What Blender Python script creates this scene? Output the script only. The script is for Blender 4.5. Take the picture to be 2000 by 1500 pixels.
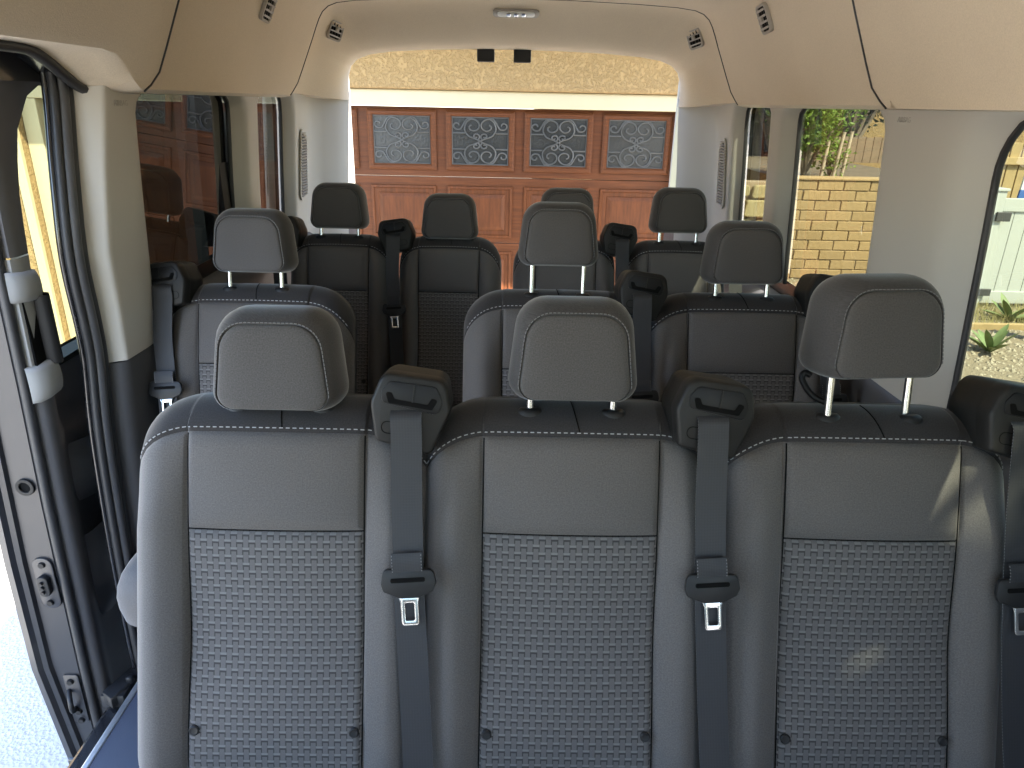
import bpy, bmesh, math, random
from mathutils import Vector, Matrix
R = math.radians
random.seed(7)
scene = bpy.context.scene
for o in list(bpy.data.objects):
    bpy.data.objects.remove(o)

# ------------------------------------------------------------------ camera
CAM_Z, FPX, PITCH, ROLL, YAW = 1.44, 1390.0, 21.5, 1.25, -0.5
cam_d = bpy.data.cameras.new('camera')
cam = bpy.data.objects.new('camera', cam_d)
scene.collection.objects.link(cam)
cam_d.sensor_width = 36.0
cam_d.lens = 36.0 * FPX / 2000.0
cam_d.clip_start = 0.02
cam_d.clip_end = 2000
cam.matrix_world = (Matrix.Translation((0, 0, CAM_Z)) @ Matrix.Rotation(R(YAW), 4, 'Z')
                    @ Matrix.Rotation(R(90 - PITCH), 4, 'X') @ Matrix.Rotation(R(ROLL), 4, 'Z'))
scene.camera = cam

# ------------------------------------------------------------------ sky, sun, exposure
SUN_EL, SUN_AZ = 52.0, -40.0        # azimuth: degrees to the left of straight behind the camera
sun_dir = Vector((-math.sin(R(SUN_AZ)) * math.cos(R(SUN_EL)), -math.cos(R(SUN_AZ)) * math.cos(R(SUN_EL)), math.sin(R(SUN_EL))))
world = bpy.data.worlds.new('World')
scene.world = world
world.use_nodes = True
wt = world.node_tree
wt.nodes.clear()
wo = wt.nodes.new('ShaderNodeOutputWorld')
wb = wt.nodes.new('ShaderNodeBackground')
ws = wt.nodes.new('ShaderNodeTexSky')
ws.sky_type = 'NISHITA'
ws.sun_disc = False
ws.sun_elevation = R(SUN_EL)
ws.sun_rotation = math.atan2(sun_dir.x, sun_dir.y)
wb.inputs['Strength'].default_value = 0.15
wt.links.new(ws.outputs[0], wb.inputs['Color'])
wt.links.new(wb.outputs[0], wo.inputs['Surface'])
sun_d = bpy.data.lights.new('sun', 'SUN')
sun_d.energy = 3.6
sun_d.angle = R(0.53)
sun_d.color = (1.0, 0.93, 0.82)
sun = bpy.data.objects.new('sun', sun_d)
scene.collection.objects.link(sun)
sun.rotation_euler = sun_dir.to_track_quat('Z', 'Y').to_euler()
vs = scene.view_settings
vs.view_transform = 'Standard'
vs.look = 'None'
vs.exposure = 3.5
vs.gamma = 1.0
vs.use_curve_mapping = False
cy = scene.cycles
cy.use_denoising = True
cy.max_bounces = 14
cy.diffuse_bounces = 7
cy.glossy_bounces = 5
cy.transparent_max_bounces = 24
cy.sample_clamp_indirect = 6.0
cy.caustics_reflective = False
cy.caustics_refractive = False

# ------------------------------------------------------------------ helpers
def link(o):
    scene.collection.objects.link(o)
    return o

def tag(o, label=None, cat=None, group=None, kind=None):
    if label: o['label'] = label
    if cat: o['category'] = cat
    if group: o['group'] = group
    if kind: o['kind'] = kind
    return o

def thing(name, loc, label, cat, group=None):
    o = link(bpy.data.objects.new(name, None))
    o.location = loc
    o.empty_display_size = 0.1
    return tag(o, label, cat, group)

def shade(me, ang=None):
    for p in me.polygons:
        p.use_smooth = True
    if ang is not None and hasattr(me, 'set_sharp_from_angle'):
        me.set_sharp_from_angle(angle=R(ang))

def mesh_of(name, verts, faces, mat, smooth=None, uvs=None):
    me = bpy.data.meshes.new(name)
    me.from_pydata([tuple(v) for v in verts], [], faces)
    me.update()
    if mat: me.materials.append(mat)
    if uvs is not None:
        ul = me.uv_layers.new(name='UVMap')
        for l in me.loops:
            ul.data[l.index].uv = uvs[l.vertex_index]
    if smooth is not None:
        shade(me, smooth)
    return me

def put(name, me, parent=None, world_coords=True):
    o = link(bpy.data.objects.new(name, me))
    if parent is not None:
        o.parent = parent
        if world_coords:
            L = Vector((0, 0, 0)); p = parent
            while p is not None:
                L += p.location; p = p.parent
            o.location = -L
    return o

def bm_mesh(name, bm, mat, smooth=None):
    bmesh.ops.recalc_face_normals(bm, faces=bm.faces)
    me = bpy.data.meshes.new(name)
    bm.to_mesh(me); bm.free()
    if mat: me.materials.append(mat)
    if smooth is not None: shade(me, smooth)
    return me

class G:
    """collects geometry in lists"""
    def __init__(s): s.v = []; s.f = []
    def add(s, vs, fs):
        n = len(s.v); s.v += [tuple(v) for v in vs]; s.f += [[i + n for i in f] for f in fs]
    def box(s, lo, hi):
        x0, y0, z0 = lo; x1, y1, z1 = hi
        s.add([(x0,y0,z0),(x1,y0,z0),(x1,y1,z0),(x0,y1,z0),(x0,y0,z1),(x1,y0,z1),(x1,y1,z1),(x0,y1,z1)],
              [(0,3,2,1),(4,5,6,7),(0,1,5,4),(1,2,6,5),(2,3,7,6),(3,0,4,7)])
    def obox(s, c, ax, ay, az):
        c, ax, ay, az = Vector(c), Vector(ax), Vector(ay), Vector(az)
        s.add([c+i*ax+j*ay+k*az for k in (-1,1) for i,j in ((-1,-1),(1,-1),(1,1),(-1,1))],
              [(0,3,2,1),(4,5,6,7),(0,1,5,4),(1,2,6,5),(2,3,7,6),(3,0,4,7)])
    def grid(s, rows, closed_u=False):
        nr, nc = len(rows), len(rows[0])
        vs = [p for r in rows for p in r]; fs = []
        for i in range(nr-1):
            for j in range(nc if closed_u else nc-1):
                k = (j+1) % nc
                fs.append((i*nc+j, i*nc+k, (i+1)*nc+k, (i+1)*nc+j))
        s.add(vs, fs)
    def tube(s, path, rad, n=8, cap=True):
        path = [Vector(p) for p in path]
        rads = rad if isinstance(rad, (list, tuple)) else [rad]*len(path)
        t0 = (path[1]-path[0]).normalized()
        up = Vector((0,0,1)) if abs(t0.z) < .9 else Vector((1,0,0))
        nrm = t0.cross(up).normalized(); rows = []
        for i, p in enumerate(path):
            a = path[max(i-1,0)]; b = path[min(i+1,len(path)-1)]
            t = (b-a).normalized()
            nrm = (nrm - t*nrm.dot(t)).normalized(); bn = t.cross(nrm)
            rows.append([p + rads[i]*(math.cos(2*math.pi*k/n)*nrm + math.sin(2*math.pi*k/n)*bn) for k in range(n)])
        b0 = len(s.v); s.grid(rows, True)
        if cap:
            s.f.append(list(range(b0, b0+n))[::-1]); e = b0+(len(rows)-1)*n; s.f.append(list(range(e, e+n)))
    def prism(s, poly, o, ax, ay, az):
        """poly in (ax, ay), extruded along az"""
        o, ax, ay, az = Vector(o), Vector(ax), Vector(ay), Vector(az); n = len(poly)
        a = [o+ax*x+ay*y for x,y in poly]; b = [p+az for p in a]
        s.add(a+b, [list(range(n))[::-1], list(range(n,2*n))]+[(i,(i+1)%n,n+(i+1)%n,n+i) for i in range(n)])
    def ring(s, outer, inner, o, ax, ay, az):
        o, ax, ay, az = Vector(o), Vector(ax), Vector(ay), Vector(az); n = len(outer)
        P = lambda q, k: o+ax*q[0]+ay*q[1]+az*k
        vs = [P(q,0) for q in outer]+[P(q,0) for q in inner]+[P(q,1) for q in outer]+[P(q,1) for q in inner]; fs = []
        for i in range(n):
            j = (i+1)%n
            fs += [(i,n+i,n+j,j),(2*n+i,2*n+j,3*n+j,3*n+i),(i,j,2*n+j,2*n+i),(n+i,3*n+i,3*n+j,n+j)]
        s.add(vs, fs)
    def mesh(s, name, mat, smooth=None, bevel=None, segs=2):
        me = mesh_of(name, s.v, s.f, mat)
        bm = bmesh.new(); bm.from_mesh(me)
        bmesh.ops.recalc_face_normals(bm, faces=bm.faces)
        if bevel:
            ed = [e for e in bm.edges if len(e.link_faces) == 2 and e.calc_face_angle(0) > R(35)]
            bmesh.ops.bevel(bm, geom=ed, offset=bevel, segments=segs, affect='EDGES', clamp_overlap=True, profile=.5)
        bm.to_mesh(me); bm.free()
        if smooth is not None: shade(me, smooth)
        return me
    def obj(s, name, mat, parent=None, smooth=None, bevel=None, segs=2, wc=True):
        return put(name, s.mesh(name, mat, smooth, bevel, segs), parent, wc)

def rrect(w, h, r, n=5, cx=0, cy=0):
    pts = []
    for k, (sx, sy) in enumerate(((1,1),(-1,1),(-1,-1),(1,-1))):
        for i in range(n+1):
            a = math.pi/2*k + math.pi/2*i/n
            pts.append((cx+sx*(w/2-r)+r*math.cos(a), cy+sy*(h/2-r)+r*math.sin(a)))
    return pts

def round_poly(pts, rad, n=5):
    out = []; m = len(pts)
    for i in range(m):
        p = Vector(pts[i]); a = Vector(pts[i-1])-p; b = Vector(pts[(i+1)%m])-p
        r = rad[i] if isinstance(rad, (list,tuple)) else rad
        an, bn = a.normalized(), b.normalized()
        half = math.acos(max(-1,min(1,an.dot(bn))))/2
        d = min(r/math.tan(half), a.length*.49, b.length*.49); rr = d*math.tan(half)
        c = p + (an+bn).normalized()*(rr/math.sin(half))
        s0 = p+an*d-c; s1 = p+bn*d-c
        a0 = math.atan2(s0.y,s0.x); a1 = math.atan2(s1.y,s1.x); da = (a1-a0+math.pi)%(2*math.pi)-math.pi
        for k in range(n+1):
            t = a0+da*k/n; out.append((c.x+rr*math.cos(t), c.y+rr*math.sin(t)))
    return out

def catmull(pts, n=6):
    P = [Vector(p) for p in pts]; out = []
    for i in range(len(P)-1):
        a, b, c, d = P[max(i-1,0)], P[i], P[i+1], P[min(i+2,len(P)-1)]
        for k in range(n):
            t = k/n
            out.append(.5*((2*b)+(c-a)*t+(2*a-5*b+4*c-d)*t*t+(3*b-a-3*c+d)*t**3))
    out.append(P[-1]); return out

def lerp_table(tab, x):
    if x <= tab[0][0]: return tab[0][1]
    for (a, p), (b, q) in zip(tab, tab[1:]):
        if x <= b: return p+(q-p)*(x-a)/(b-a)
    return tab[-1][1]

# ------------------------------------------------------------------ materials
MATS = {}
class NT:
    def __init__(s, name):
        s.m = bpy.data.materials.new(name); s.m.use_nodes = True; s.t = s.m.node_tree
        s.b = s.t.nodes['Principled BSDF']; s.out = s.t.nodes['Material Output']
    def n(s, typ, **kw):
        nd = s.t.nodes.new(typ)
        for k, v in kw.items(): setattr(nd, k, v)
        return nd
    def l(s, a, b): s.t.links.new(a, b)
    def math(s, op, a, b=None, c=None):
        nd = s.n('ShaderNodeMath', operation=op)
        for i, v in enumerate((a, b, c)):
            if v is None: continue
            if isinstance(v, (int, float)): nd.inputs[i].default_value = v
            else: s.l(v, nd.inputs[i])
        return nd.outputs[0]
    def mix(s, fac, a, b):
        nd = s.n('ShaderNodeMix', data_type='RGBA')
        for k, v in ((0, fac), (6, a), (7, b)):
            if isinstance(v, (int, float)): nd.inputs[k].default_value = v
            elif isinstance(v, tuple): nd.inputs[k].default_value = (*v, 1)
            else: s.l(v, nd.inputs[k])
        return nd.outputs[2]
    def noise(s, vec, scale, detail=3, rough=.5):
        nd = s.n('ShaderNodeTexNoise'); nd.inputs['Scale'].default_value = scale
        nd.inputs['Detail'].default_value = detail; nd.inputs['Roughness'].default_value = rough
        if vec is not None: s.l(vec, nd.inputs['Vector'])
        return nd.outputs[0]
    def obj(s): return s.n('ShaderNodeTexCoord').outputs['Object']
    def bump(s, h, strength, dist):
        nd = s.n('ShaderNodeBump'); nd.inputs['Strength'].default_value = strength; nd.inputs['Distance'].default_value = dist
        s.l(h, nd.inputs['Height']); s.l(nd.outputs[0], s.b.inputs['Normal'])
    def set(s, **kw):
        for k, v in kw.items():
            i = s.b.inputs[k]
            if isinstance(v, tuple): i.default_value = (*v, 1)
            elif isinstance(v, (int, float)): i.default_value = v
            else: s.l(v, i)

def plain(name, col, rough=.5, metal=0., var=.12, vscale=6., bump=0., bscale=200., bdist=.001, sheen=0., spec=.5, coat=0., grain=0.):
    m = NT(name); co = m.obj()
    c2 = tuple(c*(1-var) for c in col); c1 = tuple(min(1, c*(1+var)) for c in col)
    nz = m.noise(co, vscale, 5)
    if grain: nz = m.math('MULTIPLY_ADD', m.math('SUBTRACT', m.noise(co, 330, 3, .8), .5), grain, nz)
    m.set(**{'Base Color': m.mix(nz, c2, c1), 'Metallic': metal, 'Specular IOR Level': spec, 'Coat Weight': coat})
    rn = m.noise(co, vscale*2.3, 4)
    m.set(Roughness=m.math('MULTIPLY_ADD', rn, .16, max(0., rough-.08)))
    if sheen: m.set(**{'Sheen Weight': sheen, 'Sheen Roughness': .4})
    if bump: m.bump(m.noise(co, bscale, 3), bump, bdist)
    MATS[name] = m.m
    return m.m

def fabric(name, col, speck=.55):
    m = NT(name); uv = m.n('ShaderNodeTexCoord').outputs['UV']
    sx = m.n('ShaderNodeSeparateXYZ'); m.l(uv, sx.inputs[0]); u, v = sx.outputs[0], sx.outputs[1]
    # twill: fine diagonal ribs with loose speckle
    tw = m.math('SINE', m.math('MULTIPLY', m.math('ADD', u, m.math('MULTIPLY', v, .7)), 2*math.pi/.0021))
    ru = m.math('SINE', m.math('MULTIPLY', v, 2*math.pi/.0019))
    sp = m.noise(uv, 430, 4, .75)
    h = m.math('MULTIPLY_ADD', m.math('MULTIPLY', tw, ru), .04, sp)
    big = m.noise(uv, 9, 4)
    lo = tuple(c*(1-speck) for c in col); hi = tuple(c*(1+speck) for c in col)
    cr = m.n('ShaderNodeMapRange'); cr.inputs[1].default_value = .25; cr.inputs[2].default_value = .85; m.l(h, cr.inputs[0])
    c = m.mix(cr.outputs[0], lo, hi)
    c = m.mix(m.math('MULTIPLY', big, .22), c, tuple(x*1.5 for x in col))
    m.set(**{'Base Color': c, 'Roughness': .93, 'Sheen Weight': .35, 'Sheen Roughness': .35, 'Specular IOR Level': .25})
    m.bump(h, .35, .0006)
    MATS[name] = m.m
    return m.m

def weave(name, base, dash, dark):
    m = NT(name); uv = m.n('ShaderNodeTexCoord').outputs['UV']
    sx = m.n('ShaderNodeSeparateXYZ'); m.l(uv, sx.inputs[0])
    wob = m.noise(uv, 30, 2)
    a = m.math('DIVIDE', m.math('ADD', sx.outputs[0], m.math('MULTIPLY', wob, .0012)), .0099)
    i = m.math('FLOOR', a); fa = m.math('FRACT', a)
    par = m.math('MODULO', m.math('ABSOLUTE', i), 2.)
    b = m.math('ADD', m.math('DIVIDE', m.math('ADD', sx.outputs[1], m.math('MULTIPLY', wob, .001)), .0252), m.math('MULTIPLY', par, .5))
    fb = m.math('FRACT', m.math('ADD', b, 50.))
    isdash = m.math('LESS_THAN', fb, .15)
    line = m.math('MULTIPLY', m.math('GREATER_THAN', fb, .88), m.math('GREATER_THAN', 1., isdash))  # dark line under each dash paints in its shadow
    edge = m.math('GREATER_THAN', m.math('ABSOLUTE', m.math('SUBTRACT', fa, .5)), .41)
    fb2 = m.math('FRACT', m.math('ADD', b, 50.5))
    vline = m.math('MULTIPLY', edge, m.math('MULTIPLY', m.math('GREATER_THAN', fb, .17), m.math('GREATER_THAN', fb2, .17)))
    dk = m.math('MAXIMUM', line, vline)
    sp = m.noise(uv, 600, 2, .7)
    rib = m.math('MULTIPLY_ADD', sp, .6, .4)
    cb = m.mix(sp, tuple(c*.68 for c in base), tuple(c*1.32 for c in base))
    big = m.noise(uv, 7, 3)
    cb = m.mix(m.math('MULTIPLY', big, .25), cb, tuple(c*1.5 for c in base))
    cd = m.mix(rib, tuple(c*.75 for c in dash), dash)
    c = m.mix(isdash, cb, cd); c = m.mix(m.math('MULTIPLY', dk, .85), c, dark)
    m.set(**{'Base Color': c, 'Roughness': .92, 'Sheen Weight': .3, 'Sheen Roughness': .35, 'Specular IOR Level': .25})
    h = m.math('SUBTRACT', m.math('MULTIPLY_ADD', sp, .12, 1.), m.math('ADD', dk, m.math('MULTIPLY', isdash, .2)))
    m.bump(h, .22, .0010)
    MATS[name] = m.m
    return m.m

def strapmat(name, col):
    m = NT(name); uv = m.n('ShaderNodeTexCoord').outputs['UV']
    sx = m.n('ShaderNodeSeparateXYZ'); m.l(uv, sx.inputs[0])
    rb = m.math('SINE', m.math('MULTIPLY', sx.outputs[1], 2*math.pi/.0024))
    cr = m.math('SINE', m.math('MULTIPLY', sx.outputs[0], 2*math.pi/.004))
    h = m.math('MULTIPLY_ADD', rb, .35, m.math('MULTIPLY', cr, .15))
    e = m.math('GREATER_THAN', m.math('ABSOLUTE', sx.outputs[0]), .0222)
    ds = m.math('GREATER_THAN', m.math('SINE', m.math('MULTIPLY', sx.outputs[1], 2*math.pi/.005)), .1)
    c = m.mix(m.math('MULTIPLY_ADD', h, .5, .5), tuple(x*.6 for x in col), tuple(x*1.4 for x in col))
    c = m.mix(m.math('MULTIPLY', e, m.math('MULTIPLY', ds, .8)), c, (.2, .2, .2))
    m.set(**{'Base Color': c, 'Roughness': .55, 'Specular IOR Level': .4})
    m.bump(h, .3, .0004)
    MATS[name] = m.m
    return m.m

def glassmat(name, tint, refl=1.0):
    m = NT(name); t = m.t; t.nodes.remove(m.b)
    tr = m.n('ShaderNodeBsdfTransparent'); tr.inputs[0].default_value = (*tint, 1)
    gl = m.n('ShaderNodeBsdfGlossy'); gl.inputs['Roughness'].default_value = .0
    lw = m.n('ShaderNodeLayerWeight'); lw.inputs['Blend'].default_value = .5
    f = m.math('MINIMUM', m.math('MULTIPLY', m.math('MULTIPLY_ADD', m.math('POWER', lw.outputs['Facing'], 5.), .95, .043), refl), 1.)
    mx = m.n('ShaderNodeMixShader'); m.l(f, mx.inputs[0]); m.l(tr.outputs[0], mx.inputs[1]); m.l(gl.outputs[0], mx.inputs[2])
    m.l(mx.outputs[0], m.out.inputs[0])
    MATS[name] = m.m
    return m.m

def stucco(name, col):
    m = NT(name); co = m.obj()
    n1 = m.noise(co, 36, 4, .65); n2 = m.noise(co, 110, 3); n3 = m.noise(co, 1.1, 4)
    blob = m.n('ShaderNodeMapRange'); blob.inputs[1].default_value = .44; blob.inputs[2].default_value = .56; m.l(n1, blob.inputs[0])
    c = m.mix(blob.outputs[0], tuple(x*.90 for x in col), tuple(min(1, x*1.05) for x in col))
    c = m.mix(m.math('MULTIPLY', n3, .3), c, tuple(x*.8 for x in col))
    m.set(**{'Base Color': c, 'Roughness': .95, 'Specular IOR Level': .2})
    m.bump(m.math('MULTIPLY_ADD', n2, .25, blob.outputs[0]), .8, .008)
    MATS[name] = m.m
    return m.m

def wood(name, col, vert=False):
    m = NT(name); co = m.obj()
    mp = m.n('ShaderNodeMapping'); m.l(co, mp.inputs[0]); mp.inputs['Scale'].default_value = (9, 9, .9) if vert else (.9, 9, 14)
    n1 = m.noise(mp.outputs[0], 5, 6, .65); n2 = m.noise(co, 2.0, 3)
    st = m.n('ShaderNodeMapRange'); st.inputs[1].default_value = .32; st.inputs[2].default_value = .68; m.l(n1, st.inputs[0])
    c = m.mix(st.outputs[0], tuple(x*.55 for x in col), tuple(x*1.25 for x in col))
    c = m.mix(m.math('MULTIPLY', n2, .4), c, tuple(x*.8 for x in col))
    m.set(**{'Base Color': c, 'Roughness': .6, 'Specular IOR Level': .22}); m.bump(n1, .25, .002)
    MATS[name] = m.m
    return m.m

fabric('fabric', (.106, .099, .096)); fabric('fabric_cap', (.034, .032, .033)); fabric('fabric_head', (.080, .076, .075))
weave('weave', (.104, .100, .099), (.172, .167, .168), (.036, .034, .035))
strapmat('strap', (.026, .027, .031))
plain('stitch', (.30, .30, .31), .9, var=.1)
plain('black_plastic', (.012, .012, .013), .48, spec=.35, bump=.25, bscale=900, bdist=.0004)
plain('guide_plastic', (.012, .0115, .011), .5, spec=.28, bump=.5, bscale=700, bdist=.0006)
plain('gloss_black', (.006, .006, .007), .45, spec=.25)
plain('recess_black', (.003, .003, .003), .8, spec=.1)
plain('chrome', (.72, .73, .74), .22, 1.0, var=.05)
plain('headliner', (.65, .55, .42), .97, bump=.6, bscale=420, bdist=.0012, sheen=.2, spec=.15, var=.10, vscale=3, grain=2.2)
plain('trim_light', (.48, .46, .42), .62, bump=.25, bscale=800, bdist=.0003, var=.03, vscale=3, spec=.35)
plain('trim_dark', (.065, .064, .068), .6, bump=.4, bscale=600, bdist=.0005, var=.1)
plain('rubber', (.022, .022, .024), .5, var=.15); plain('rubber_light', (.060, .060, .064), .42, var=.15)
plain('paint_gray', (.020, .020, .023), .35, coat=.1, var=.1)
plain('paint_black', (.012, .012, .014), .25, coat=.5)
plain('floor_vinyl', (.065, .072, .095), .45, bump=.3, bscale=300, var=.15)
plain('metal_edge', (.75, .75, .75), .35, .9, var=.05)
plain('lamp_lens', (.75, .75, .72), .25, var=.02)
plain('vent_plastic', (.36, .33, .29), .5, var=.03)
glassmat('glass_privacy', (.16, .165, .16), 1.9)
glassmat('glass_clear', (.86, .90, .86), 1.6)
glassmat('glass_side', (.20, .215, .17), 1.3); glassmat('glass_front', (.42, .45, .42), 1.6); glassmat('glass_door', (.36, .38, .30), 1.4)
stucco('stucco', (.31, .215, .105))
plain('white_trim', (.42, .37, .24), .55, var=.05)
wood('door_wood', (.092, .028, .0075)); wood('door_wood_vertical', (.092, .028, .0075), True)
plain('iron', (.05, .05, .05), .5, var=.2)
CX = 0.012     # the van's centre line, slightly right of the camera

# ------------------------------------------------------------------ ground
GZ = -0.66
def sheet(name, x0, x1, y0, y1, z, mat, nx=2, ny=2):
    g = G(); g.grid([[(x0+(x1-x0)*i/nx, y0+(y1-y0)*j/ny, z) for i in range(nx+1)] for j in range(ny+1)])
    o = g.obj(name, mat, None); o['kind'] = 'structure'; return o
plain('dry_soil', (.30, .24, .16), .95, bump=.6, bscale=9, bdist=.02, var=.35, vscale=.8)
def concrete(name, col):
    m = NT(name); co = m.obj()
    n1 = m.noise(co, 70, 4, .7); n2 = m.noise(co, 1.5, 5)
    vo = m.n('ShaderNodeTexVoronoi'); vo.inputs['Scale'].default_value = 75; m.l(co, vo.inputs['Vector'])
    c = m.mix(n1, tuple(x*.72 for x in col), tuple(min(1, x*1.2) for x in col)); c = m.mix(m.math('MULTIPLY', n2, .35), c, tuple(x*.75 for x in col))
    m.set(**{'Base Color': c, 'Roughness': .9}); m.bump(m.math('ADD', vo.outputs[0], n1), .7, .006); MATS[name] = m.m
concrete('concrete', (.46, .445, .41))
sheet('ground', -150, 150, -150, 150, GZ, MATS['dry_soil'], 20, 20)
sheet('driveway', -9, 3.0, -16, 6.1, GZ+.006, MATS['concrete'], 12, 22)

# ------------------------------------------------------------------ the van
VAN_Y0, VAN_Y1 = -1.0, 3.5
van = thing('passenger_van', (CX, 1.3, GZ), 'dark passenger van with pale headliner and open sliding door, seen from inside', 'van')
def wx(z):   # inner face of the side trims
    return lerp_table(((0, .95), (.45, .94), (.88, .925), (1.2, .905), (1.47, .885)), z)
def vx(s, x): return CX + s*x

# floor and its edge, outer shell
g = G(); g.box((CX-.955, VAN_Y0, -.03), (CX+.955, VAN_Y1, 0)); g.obj('floor', MATS['floor_vinyl'], van)
g = G(); g.box((CX-.972, .1, -.034), (CX-.9555, 1.56, .003)); g.obj('sill_strip', MATS['metal_edge'], van, bevel=.003)
g = G(); g.box((CX-1.04, .1, -.36), (CX-.973, 1.5, -.045)); g.obj('step_well', MATS['paint_black'], van, bevel=.01)
for s in (-1, 1):
    # outer skin: roof side, and lower body
    rows = []
    for y in (VAN_Y0, 0, 1.4, 2.6, VAN_Y1):
        rows.append([(vx(s, x), y, z) for x, z in ((.985, 1.462), (.965, 1.62), (.93, 1.76), (.85, 1.86), (.6, 1.93), (0, 1.96))])
    g = G(); g.grid(rows); g.obj('roof_skin', MATS['paint_gray'], van, smooth=60)
    a = 1.56 if s < 0 else VAN_Y0
    rows = [[(vx(s, x), y, z) for x, z in ((.985, .87), (1.0, .6), (1.005, .2), (.99, -.2), (.95, -.36))] for y in (a, 2.4, VAN_Y1)]
    g = G(); g.grid(rows); g.obj('body_side', MATS['paint_gray'], van, smooth=60)
g = G(); g.box((CX-.95, VAN_Y0, -.38), (CX+.95, VAN_Y1, -.355)); g.obj('underbody', MATS['paint_black'], van)

# --- upper pillars: lofted between two window edges
def pillar(s, f, r, z0, z1, Rf=.06, Rr=.05, mat='trim_light', glass_edge=True, reveal=.05, turn=None, name='pillar_trim', tight=False):
    rows = []; nz = 26
    zs = [z0+(z1-z0)*i/nz for i in range(nz+1)]
    for z in zs:
        xw = wx(z); xg = xw+.055
        ff, rr = (f(z) if callable(f) else f), r
        if Rf and z > 1.452-Rf:
            t = min(1, (z-(1.452-Rf))/Rf); ff = ff-Rf*(1-math.sqrt(1-t*t))
        if Rr and z > 1.452-Rr:
            t = min(1, (z-(1.452-Rr))/Rr); rr = r+Rr*(1-math.sqrt(1-t*t))
        k = reveal
        if tight: sec = [(ff, xg), (ff+.006, xg-.012), (ff+.026, xw+.010), (ff+.030, xw+.0035), (ff+.037, xw+.0008), (ff+.05, xw)]
        else: sec = [(ff, xg), (ff+.25*k, xg-.015), (ff+.6*k, xw+.016), (ff+.85*k, xw+.005), (ff+1.15*k, xw+.001), (ff+1.5*k, xw)]
        if turn:
            m0 = turn
            sec += [(m0, xw-.002), (m0+.05, xw-.012), (m0+.10, xw-.05), (m0+.15, xw-.095), (rr-.03, xw-.125), (rr-.008, xw-.135), (rr, xw-.13), (rr+.006, xw-.10), (rr+.006, xg)]
        else:
            sec += [(.5*(ff+1.5*k+rr), xw-.002), (rr-.028, xw), (rr-.012, xw+.002), (rr-.003, xw+.008), (rr, xw+.018), (rr+.003, xg)]
        rows.append([(vx(s, x), y, z) for y, x in sec])
    g = G(); g.grid(rows)
    o = g.obj(name, MATS[mat], van, smooth=50)
    if glass_edge:
        e = G(); e.tube([Vector(rw[0])+Vector((-s*.004, -.001, 0)) for rw in rows], .0075, 6)
        put('gasket', e.mesh('gasket', MATS['rubber'], 60), o)
    return o
LPF = lambda z: lerp_table(((0, 1.555), (.5, 1.565), (.70, 1.575), (.86, 1.592), (.95, 1.586), (1.11, 1.570), (1.29, 1.596), (1.45, 1.628)), z)
P_B_left = pillar(-1, LPF, 1.795, .845, 1.475, 0, .06, reveal=.035, glass_edge=False, tight=True)
P_B_right = pillar(1, 1.455, 1.835, .80, 1.475, .13, .07, reveal=.09)
for s in (-1, 1):
    pillar(s, 2.50, 2.655, .86, 1.475, .05, .03, reveal=.045)
    pillar(s, 3.07, 3.5, .30, 1.475, .05, 0, reveal=.035, turn=3.27)
P_front = pillar(1, -.05, .22, .80, 1.475, .1, .1, reveal=.06)
pillar(-1, -.12, .10, 0, 1.50, .1, 0, reveal=.06, mat='trim_dark')

# --- lower side trims (dark), with the window ledge
def lower_trim(s, y0, y1, zl=.90, name='lower_trim', mat='trim_dark'):
    n = max(2, int((y1-y0)/.08)); rows = []
    for i in range(n+1):
        y = y0+(y1-y0)*i/n
        rows.append([(vx(s, x), y, z) for x, z in ((.985, zl+.012), (.965, zl+.008), (.945, zl), (.925, zl-.016), (.912, zl-.045), (.910, zl-.08), (.922, zl-.13), (.935, .55), (.944, .28), (.95, .0))])
    g = G(); g.grid(rows); return g.obj(name, MATS[mat], van, smooth=60)
lt = lower_trim(-1, 1.80, 3.5); lower_trim(1, VAN_Y0, 3.5, .80)
lower_trim(-1, VAN_Y0, .10, .80)
# dark lower part of the left pillar
rows = []
for i in range(15):
    z = .842*(1-i/14)
    xw = wx(z); f = LPF(z); r = 1.797
    rows.append([(vx(-1, x), y, z) for y, x in ((f, xw+.06), (f+.009, xw+.04), (f+.021, xw+.016), (f+.03, xw+.005), (f+.05, xw), (r-.02, xw-.004), (r, xw-.012), (r+.004, xw+.03))])
g = G(); g.grid(rows); g.obj('pillar_lower_trim', MATS['trim_dark'], van, smooth=50)
g = G(); g.tube(catmull([(vx(-1,.925),1.80,.90),(vx(-1,.915),1.805,.80),(vx(-1,.92),1.83,.68),(vx(-1,.925),1.90,.60),(vx(-1,.925),2.05,.57)],6), .008, 6); g.obj('belt_pocket_rim', MATS['black_plastic'], van, smooth=60)

# --- glass
def pane(s, y0, y1, z0, z1, mat, name='window_pane'):
    rows = [[(vx(s, wx(z0+(z1-z0)*i/6)+.062), y, z0+(z1-z0)*i/6) for y in (y0, y1)] for i in range(7)]
    g = G(); g.grid(rows); return g.obj(name, MATS[mat], van, smooth=60)
for s in (-1, 1):
    pane(s, 1.72, 2.56, .84, 1.47, 'glass_privacy' if s < 0 else 'glass_side')
    pane(s, 2.60, 3.14, .84, 1.47, 'glass_privacy' if s < 0 else 'glass_side')
pane(1, .16, 1.56, .78, 1.47, 'glass_side'); pane(1, VAN_Y0, .02, .78, 1.47, 'glass_front'); pane(-1, VAN_Y0, -.06, .78, 1.47, 'glass_front')
# dark printed border along the left window's lower and rear edge
g = G(); g.box((vx(-1, .972)-.001, 1.76, .86), (vx(-1, .972)+.001, 2.52, .955)); g.box((vx(-1,.965)-.001, 2.43, .955), (vx(-1,.965)+.001, 2.52, 1.46)); g.obj('glass_border', MATS['gloss_black'], van)
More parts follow.
